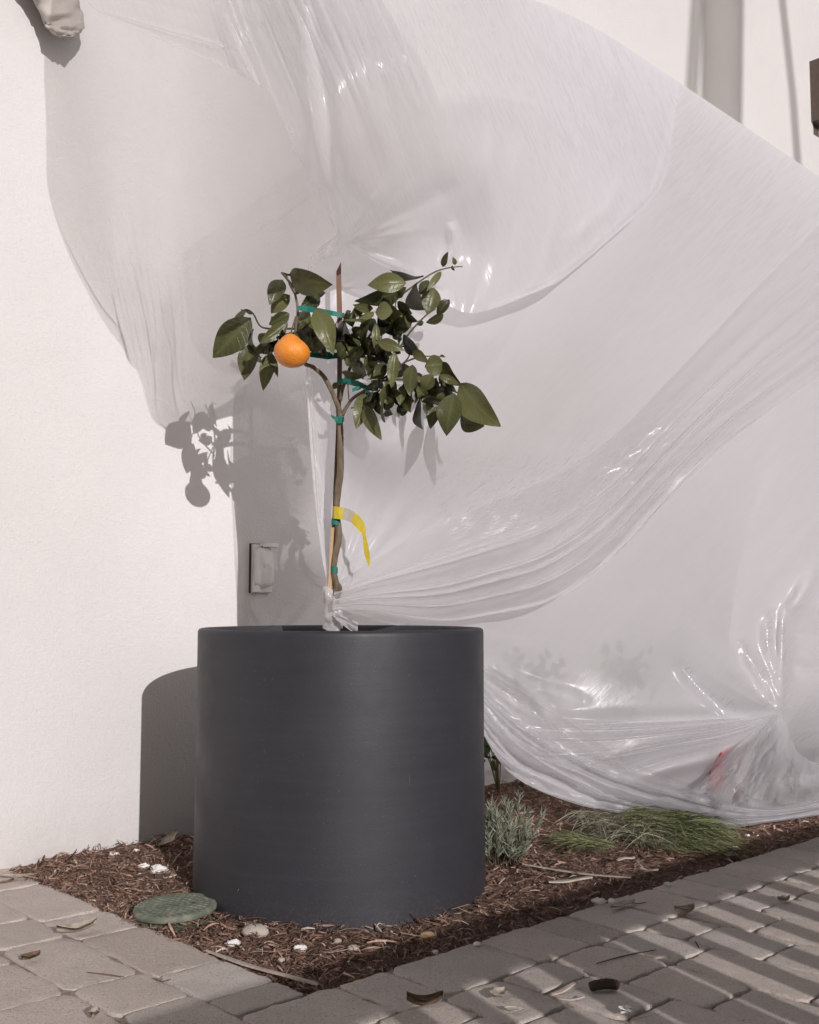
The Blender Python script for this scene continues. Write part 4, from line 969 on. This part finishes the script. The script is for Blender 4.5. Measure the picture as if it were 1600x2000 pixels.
def stick(name, pts, r, mat, label, cat, flat=1.0, z=.003, group=None):
    ps = []
    for (x, y, *e) in pts:
        p = G(x, y, z + (e[0] if e else 0)); uu_, vv_ = uv_of(p)
        if uu_ > 0 and vv_ < 0 and not e: p = G(x, y, bed_h(p.x, p.y) + .010)
        ps.append(p)
    s_ = spline(ps, 5); q_ = MB(); q_.tube(s_, [r * (1 - .35 * abs(2 * i / (len(s_) - 1) - 1)) for i in range(len(s_))], 6, True, 0, .3, flat)
    return tag(q_.build(name, mat), label, cat, group)
GL = 'dry leaves fallen around the planter'; GB = 'pale bark strips lying about'; GW = 'small white chips in the mulch'; GT = 'thin twigs lying about'
flake('dry_leaf', 150, 1818, .075, .026, rad(38), M['dryleaf'], 'pale curled dry leaf lying on the paving left of the planter', 'leaf', GL, .006, .35)
flake('dry_leaf', 60, 1871, .035, .018, rad(50), M['brownleaf'], 'small brown dry leaf near the left edge of the paving', 'leaf', GL, .006, .3)
flake('dry_leaf', 35, 1712, .085, .022, rad(10), M['dryleaf'], 'flat pale leaf on the paving corner beside the white wall', 'leaf', GL, .007, .12)
flake('dry_leaf', 336, 1655, .062, .034, rad(55), M['dryleaf'], 'greyish dead leaf propped up in the shade between wall and planter', 'leaf', GL, .02, .15, .5, lift=.02)
flake('dry_leaf', 184, 1985, .022, .014, rad(80), M['dryleaf'], 'tiny upright curled leaf at the bottom edge left of centre', 'leaf', GL, .006, .5)
flake('dry_leaf', 975, 1942, .040, .024, rad(60), M['dryleaf'], 'square-edged grey leaf scrap on the sunlit pavers', 'leaf', GL, .006, .15)
flake('dry_leaf', 1003, 1971, .028, .014, rad(-10), M['bone'], 'small pale scrap just below the square-edged grey leaf', 'leaf', GL, .006, .1)
flake('dry_leaf', 830, 1962, .055, .016, rad(5), M['brownleaf'], 'dark curled leaf sunk in the paver joint at the bottom centre', 'leaf', GL, .0, .6)
flake('dry_leaf', 1338, 1781, .045, .020, rad(20), M['dryleaf'], 'curled leaf fragment on the striped pavers beside the soldier course', 'leaf', GL, .006, .4)
flake('dry_leaf', 1215, 1768, .075, .018, rad(40), M['bone'], 'long torn leaf on the paver edge below the mulch', 'leaf', GL, .006, .15)
flake('dry_leaf', 1428, 1674, .050, .028, rad(60), M['dryleaf'], 'tan leaf lying against the tip of the green tuft', 'leaf', GL, .006, .2)
flake('dry_leaf', 1532, 1758, .035, .018, rad(30), M['dryleaf'], 'small leaf on the far right striped pavers', 'leaf', GL, .006, .3)
flake('dry_leaf', 1138, 1603, .055, .030, rad(75), M['dryleaf'], 'grey leaf standing in the mulch at the top of the grassy tuft', 'leaf', GL, .02, .2, .4, lift=.015)
flake('dry_leaf', 1237, 1617, .050, .018, rad(5), M['bone'], 'pale wood flake resting on top of the grassy tuft', 'leaf', GL, .02, .1, lift=.04)
flake('paper_scrap', 1221, 1976, .020, .018, rad(40), M['white'], 'tiny white scrap on the sunny paver at the bottom right', 'scrap', None, .006, .25, rough=.4)
q = G(1179, 1927, .008)
s_ = spline([q + Vector((-.022, -.002, 0)), q + Vector((-.008, 0, .003)), q + Vector((.008, .003, .003)), q + Vector((.024, .006, 0))], 5); mb = MB(); mb.tube(s_, [.005, .0075, .0078, .008, .008, .0078, .008, .0082, .008, .0078, .008, .008, .0078, .0075, .0075, .006], 10, True, 0, .15)
tag(mb.build('seed_pod', M['pod']), 'short dark brown seed pod lying on the pavers in front', 'seed pod')
def plank(name, x0, y0, x1, y1, w, th, mat, label, group, lift=.012):
    a, b_ = G(x0, y0, lift), G(x1, y1, lift); uu_, vv_ = uv_of(a)
    vs = []; fs = []; n = 14; d = (b_ - a); s_ = d.cross(Zv).normalized(); ph = rng.random() * 5
    for i in range(n + 1):
        t = i / n; ww = w / 2 * (1 - .55 * abs(2 * t - 1) ** 5) * (1 + .15 * math.sin(t * 11 + ph)); c_ = a + d * t + Zv * (.003 * math.sin(t * 4 + ph)) + s_ * .002 * math.sin(t * 7 + ph)
        vs += [c_ - s_ * ww, c_ + s_ * ww, c_ + s_ * ww * .9 + Zv * th, c_ - s_ * ww * .9 + Zv * th]
    for i in range(n):
        for k in range(4): fs.append((i * 4 + k, i * 4 + (k + 1) % 4, (i + 1) * 4 + (k + 1) % 4, (i + 1) * 4 + k))
    fs += [(3, 2, 1, 0), tuple(n * 4 + k for k in range(4))]
    tag(obj(name, vs, fs, mat, None, False), label, 'bark strip', group)
plank('bark_strip', 402, 1856, 618, 1929, .008, .003, M['bone'], 'long pale strip lying along the bed edge at the paving corner', GB, .004)
plank('bark_strip', 1022, 1689, 1232, 1717, .008, .002, M['bone'], 'longest pale strip on the mulch right of the planter', GB)
plank('bark_strip', 1072, 1722, 1158, 1718, .012, .003, M['bone'], 'short pale strip just under the longest strip right of the planter', GB)
plank('bark_strip', 1014, 1592, 1042, 1584, .010, .003, M['bone'], 'short white splinter on the mulch between pot and sheet', GB)
plank('bark_strip', 1205, 1683, 1238, 1673, .011, .003, M['bone'], 'short pale splinter below the middle of the grassy tuft', GB)
plank('bark_strip', 1250, 1696, 1284, 1703, .014, .003, M['bone'], 'flat pale splinter right under the grassy tuft', GB)
plank('bark_strip', 1260, 1866, 1305, 1876, .006, .004, M['bone'], 'thin pale splinter on the shaded pavers', GB, .004)
plank('bark_strip', 1075, 1942, 1130, 1924, .007, .002, M['bone'], 'thin tan strip on the sunlit paver near the dark pod', GB, .004)
plank('bark_strip', 1075, 1949, 1142, 1950, .004, .002, M['bone'], 'very thin straw beneath the tan strip near the dark pod', GB, .004)
plank('bark_strip', 430, 1722, 405, 1690, .010, .005, M['stake'], 'reddish splinter leaning in the mulch above the green cover', GB)
stick('twig', [(172, 1899), (205, 1903), (242, 1908)], .0014, M['brownleaf'], 'straight thin twig on the left pavers', 'twig', group=GT)
stick('twig', [(300, 1911), (318, 1917), (333, 1913)], .0012, M['brownleaf'], 'short bent twig on the left pavers near the bed', 'twig', group=GT)
stick('twig', [(125, 1686, .01), (140, 1672, .035), (150, 1659, .062)], .0014, M['pod'], 'dark thin twig sticking up against the white wall', 'twig', group=GT)
stick('twig', [(82, 1688, .008), (84, 1680, .02), (87, 1671, .032)], .0030, M['stake'], 'short stubby twig standing at the foot of the wall', 'twig', group=GT)
stick('twig', [(1165, 1882), (1215, 1868), (1282, 1855)], .0012, M['pod'], 'long fine twig on the shaded paver at the right', 'twig', group=GT)
stick('twig', [(0, 1724), (14, 1722), (26, 1717)], .0035, M['brownleaf'], 'grey stick end poking in at the left edge', 'twig', group=GT)
stick('twig', [(457, 1772, .01), (459, 1756, .03), (466, 1736, .055)], .0011, M['brownleaf'], 'fine stalk rising beside the green cover in front of the planter', 'twig', group=GT)
stick('twig', [(462, 1776, .008), (475, 1764, .022), (500, 1770, .012)], .0012, M['stake'], 'arched reddish twig at the foot of the planter', 'twig', group=GT)
stick('twig', [(1185, 1752), (1240, 1764), (1262, 1762)], .0010, M['pod'], 'fine dark twig at the edge of the soldier course', 'twig', group=GT)
stick('twig', [(1358, 1838), (1366, 1852)], .0014, M['pod'], 'tiny dark twig in the shadow stripes', 'twig', group=GT)
chips = [(222, 1681, .016, 'above the green cover nearest the wall'), (280, 1704, .018, 'directly above the green cover'), (311, 1706, .030, 'largest, shaped like a shell above the green cover'), (266, 1682, .009, 'tiny, left of the planter shade'),
         (455, 1833, .017, 'in front of the planter left'), (1171, 1757, .022, 'in the shaded mulch at the bed edge'), (586, 1844, .018, 'in front of the planter middle'), (1305, 1723, .012, 'standing upright right of the pale strips'), (1435, 1650, .016, 'under the hem of the sheet'), (1460, 1624, .010, 'nearest the sheet hem')]
# pebbles
def pebble(px, py, r, label, mat='bone', nm='pebble', ct='pebble', gp='pebbles in the mulch', fl=.0):
    p = G(px, py, .008); p.z = bed_h(p.x, p.y) + .008 if uv_of(p)[1] < 0 else .004; vs = []; fs = []; sx = rng.uniform(.8, 1.3)
    for i in range(9):
        for k in range(14):
            th = math.pi * i / 8; a = 2 * math.pi * k / 14; d = Vector((math.sin(th) * math.cos(a) * (sx + fl * .5), math.sin(th) * math.sin(a) * (1 - fl * .5), math.cos(th) * .65))
            vs.append(p + d * r * (1 + (.25 + fl) * mnoise.noise(d * (1.5 + fl) + Vector((px * .37, py * .37, 0)))))
    for i in range(8):
        for k in range(14): fs.append((i * 14 + k, i * 14 + (k + 1) % 14, (i + 1) * 14 + (k + 1) % 14, (i + 1) * 14 + k))
    tag(obj(nm, vs, fs, M[mat]), label, ct, gp)
for (x, y, s_, wh) in chips: pebble(x, y, s_ * .5, 'white chip ' + wh, 'white', 'white_chip', 'chip', GW, .55)
pebble(550, 1859, .007, 'pale pebble in the mulch left of the bed corner'); pebble(222, 1777, .008, 'grey pebble left of the green cover')
pebble(690, 1841, .008, 'flat tan pebble in front of the planter'); pebble(660, 1833, .007, 'small tan pebble close to the planter foot')
pebble(836, 1816, .012, 'rusty lump against the planter foot', 'stake_low'); pebble(850, 1843, .007, 'white pebble in the shaded mulch', 'white')
pebble(932, 1839, .006, 'small white pebble near the paver edge', 'white'); pebble(1195, 1757, .010, 'white stone at the edge of the shaded mulch', 'white')
pebble(500, 1815, .020, 'large tan earth lump in front of the planter', 'bone')

# ------------------------------------------------------------------ plants
def needles(name, c, n, Lr, wr, dirf, mat, parent, tonef=lambda: rng.random(), segs=4, spread=.02, droop=.3):
    vs = []; fs = []; ts = []; rb = []
    for _ in range(n):
        b0, d, L = dirf(); w = rng.uniform(*wr) * .72; tn = tonef(); d = d.normalized(); n0 = len(vs)
        view = (CAM - b0).normalized(); side = d.cross((view + Vector((rng.gauss(0, .5), 0, rng.gauss(0, .5)))).normalized()).normalized()
        for i in range(segs + 1):
            s_ = i / segs; ww = w * (math.sin(math.pi * (.12 + .86 * s_)))
            c_ = b0 + d * L * s_ - Zv * droop * L * s_ * s_
            if c_.z < .004: c_.z = .004 + rng.random() * .004
            vs += [c_ - side * ww / 2, c_ + side * ww / 2]; ts += [tn, tn]; rb += [(0, 0, 0), (0, 0, 0)]
        for i in range(segs): a = n0 + 2 * i; fs.append((a, a + 1, a + 3, a + 2))
    return obj(name, vs, fs, mat, parent, True, {'tone': ts, 'rib': rb})
# lavender beside the pot
lc = G(975, 1685, .0); le = tag(empty('lavender_plant', lc), 'small grey-green lavender plant growing right against the planter', 'plant')
stems = []
for k in range(42):
    a = rng.uniform(0, 2 * math.pi); til = rng.uniform(.05, .8); L = rng.uniform(.07, .15)
    d = Vector((math.cos(a) * math.sin(til), math.sin(a) * math.sin(til), math.cos(til))); stems.append((lc + Vector((rng.uniform(-.03, .05), rng.uniform(-.02, .05), 0)), d, L))
mb = MB()
for (b0, d, L) in stems: mb.tube([b0, b0 + d * L * .5, b0 + d * L * .95], [.0016, .0013, .0008], 5)
mb.build('stems', M['deadgrass'], le)
def lav_dir():
    b0, d, L = rng.choice(stems); t = rng.uniform(.15, 1); r = Vector((rng.gauss(0, 1), rng.gauss(0, 1), rng.gauss(0, 1))).normalized()
    return b0 + d * L * t, d * 1.1 + r * .75, rng.uniform(.014, .032)
needles('foliage', lc, 2600, None, (.0016, .003), lav_dir, M['lav'], le, droop=.0, segs=3)
mb = MB(); pcx = G(1012, 1672, .0) + Vector((-.012, .0, 0)); vs, fs = lathe([(.024, 0), (.028, .022), (.026, .022)], pcx, 20); tag(obj('nursery_pot', vs, fs, M['valve_in']), 'small green nursery pot half hidden at the foot of the lavender', 'pot')
# flattened grassy tuft
tc = G(1235, 1655, .02); te = tag(empty('grassy_tuft', tc), 'flattened tuft of needle leaves, grey in the middle and bright green towards the pavers', 'plant')
def mk(x0, y0, x1, y1, sp, Lm, zz=.05, updown=.15):
    def f():
        t = rng.random(); p = G(x0 + (x1 - x0) * t + rng.gauss(0, sp), y0 + (y1 - y0) * t + rng.gauss(0, sp * .5), 0)
        p.z = rng.uniform(.01, zz); return p
    return f
fA = mk(1210, 1640, 1370, 1655, 14, 1, .075); fB = mk(1150, 1625, 1290, 1650, 16, 1, .06); fC = mk(1110, 1655, 1200, 1668, 9, 1, .03)
def dA(): a = rad(rng.gauss(-22, 34)); return fA(), Vector((math.cos(a), math.sin(a), rng.uniform(-.1, .45))), rng.uniform(.07, .15)
def dB(): a = rad(rng.gauss(-60, 60)); return fB(), Vector((math.cos(a), math.sin(a), rng.uniform(-.2, .5))), rng.uniform(.05, .11)
def dC(): a = rad(rng.gauss(190, 35)); return fC(), Vector((math.cos(a), math.sin(a), rng.uniform(0, .6))), rng.uniform(.04, .08)
needles('green_foliage', tc, 1150, None, (.0014, .0028), dA, M['grassy'], te, droop=.35, segs=5)
needles('dry_foliage', tc, 1250, None, (.0012, .0024), dB, M['deadgrass'], te, droop=.35, segs=5)
needles('green_foliage', tc, 230, None, (.0013, .0025), dC, M['grassy'], te, droop=.2, segs=4)
def dD(): a = rad(rng.gauss(60, 40)); return mk(1180, 1600, 1330, 1620, 12, 1, .05)(), Vector((math.cos(a) , math.sin(a) * .3, rng.uniform(.1, .6))), rng.uniform(.05, .09)
needles('green_foliage', tc, 260, None, (.0013, .0025), dD, M['grassy'], te, tonef=lambda: rng.random() * .6, droop=.3, segs=4)
# broad-leaved shrubs against the wall, mostly seen through the plastic
def shrub(pxs, n_off, n, box, label, size=(.035, .055), tone=(0, 1)):
    base = Pn(pxs[0], pxs[1], n_off); base.z = 0; e_ = tag(empty('shrub', base), label, 'shrub')
    V2, F2, T2, R2 = [], [], [], []; mb_ = MB()
    for k in range(n):
        x, y = rng.uniform(box[0], box[2]), rng.uniform(box[1], box[3]); B = Pn(x, y, n_off + rng.uniform(-.06, .06)); a = rng.uniform(0, 6.28); L = rng.uniform(*size)
        T = B + (U * math.cos(a) + Zv * math.sin(a) + V * rng.uniform(-.5, .5)) * L
        leaf(B, T, L * .5, rng.uniform(*tone), V_=V2, F_=F2, T_=T2, R__=R2, shape='round')
        if k % 5 == 0: mb_.tube(spline([base + Zv * .0, (base + B) / 2 + Zv * .02, B], 4), .0018, 5)
    obj('foliage', V2, F2, M['shrub'], e_, True, {'tone': T2, 'rib': R2}); mb_.build('stems', M['twig'], e_)
shrub((975, 1520), .16, 46, (930, 1395, 985, 1486), 'dark leafy shrub peeping out between the planter and the plastic sheet', (.03, .045))
shrub((1020, 1500), .10, 70, (960, 1270, 1100, 1400), 'blurred green shrub at the wall behind the sheet, just right of the planter')
shrub((1215, 1460), .12, 60, (1170, 1275, 1270, 1390), 'blurred yellow-green shrub behind the middle of the sheet', tone=(.5, 1))
shrub((1560, 1560), .82, 120, (1465, 1535, 1640, 1585), 'dark low green shrub under the sheet in the lower right corner')
# red strip behind the film
pts = [(1422, 1455), (1412, 1480), (1400, 1510), (1396, 1540), (1388, 1552)]
vs = []; fs = []
for i, (x, y) in enumerate(pts):
    w_ = [4, 11, 15, 10, 4][i]; nn_ = float(n_panel(np.array([[float(x)]]), np.array([[float(y)]]), 0, 0)[0, 0]) - .012; vs += [Pn(x - w_, y, nn_), Pn(x + w_, y + 3, nn_), Pn(x + w_, y + 3, nn_ - .002), Pn(x - w_, y, nn_ - .002)]
for i in range(4):
    for k in range(4): fs.append((i * 4 + k, i * 4 + (k + 1) % 4, (i + 1) * 4 + (k + 1) % 4, (i + 1) * 4 + k))
fs += [(3, 2, 1, 0), (16, 17, 18, 19)]
tag(obj('red_ribbon', vs, fs, M['red']), 'blurred red ribbon showing through the plastic at the lower right', 'ribbon')

# ------------------------------------------------------------------ what casts the shadows (stands behind the camera)
cot = 1 / math.tan(SUN_EL); sv_ = Vector((math.sin(SUN_AZ), -math.cos(SUN_AZ), 0)); su, svv = sv_.dot(U), sv_.dot(V)
RH = .78; rv = -.070 + RH * cot * svv; ru = -RH * cot * su     # a rail point at u_r throws its shadow to u_r + ru
re_ = tag(empty('railing', UV(0, rv, 0)), 'dark metal railing whose pickets throw the striped shadow over the pavers', 'railing')
q = MB(); q.box(UV(.8, rv, RH - .032), U * 2.6, V * .020, Zv * .032); q.build('top_rail', M['rail'], re_, False)
q = MB(); q.box(UV(.8, rv, .12), U * 2.6, V * .015, Zv * .018); q.build('bottom_rail', M['rail'], re_, False)
u_post = .56 - ru * -1 if False else .56 + su * RH * cot
sp = .108
for k in range(-14, 30):
    uu_ = u_post + k * sp
    if uu_ < -1.7 or uu_ > 3.3: continue
    q = MB()
    if k % 12 == 0: q.box(UV(uu_, rv, RH / 2 - .03), U * .055, V * .050, Zv * (RH / 2 - .03)); q.build('post', M['rail'], re_, False)
    else: q.box(UV(uu_, rv, (RH - .04 + .10) / 2), U * .025, V * .009, Zv * ((RH - .04 - .10) / 2)); q.build('picket', M['rail'], re_, False)
# unseen film tubes added to throw the dark bands on the upper wall
def toward(px, py, dist): p = Pn(px, py, 0); return p + sun_dir * dist
D_ = 9.0
def caster(pts, r, name, mat, label, cat):
    ps = [toward(x, y, D_) for (x, y) in pts]
    a = ps[-1]; a2 = ps[-2]; dirn = (a - a2); 
    q_ = MB(); q_.tube(ps, r, 12); o_ = tag(q_.build(name, mat), label, cat)
    if 'film' in mat.name:
        a_ = o_.data.attributes.new('milk', 'FLOAT', 'POINT'); a_.data.foreach_set('value', [1.35] * len(o_.data.vertices))
caster([(1415, -260), (1414, 0), (1410, 250)], .165, 'hanging_film', M['film'], 'wide unseen film tube added behind the viewpoint to shade the upper wall', 'plastic film')
caster([(1350, -260), (1362, 0), (1348, 240)], .045, 'hanging_film', M['film'], 'narrow unseen film tube added beside the wide one to shade the wall', 'plastic film')
caster([(1500, -300), (1528, 0), (1548, 180), (1560, 340)], .036, 'hanging_film', M['film'], 'slender unseen film tube added apart from the wider two for a thin wall shadow', 'plastic film')
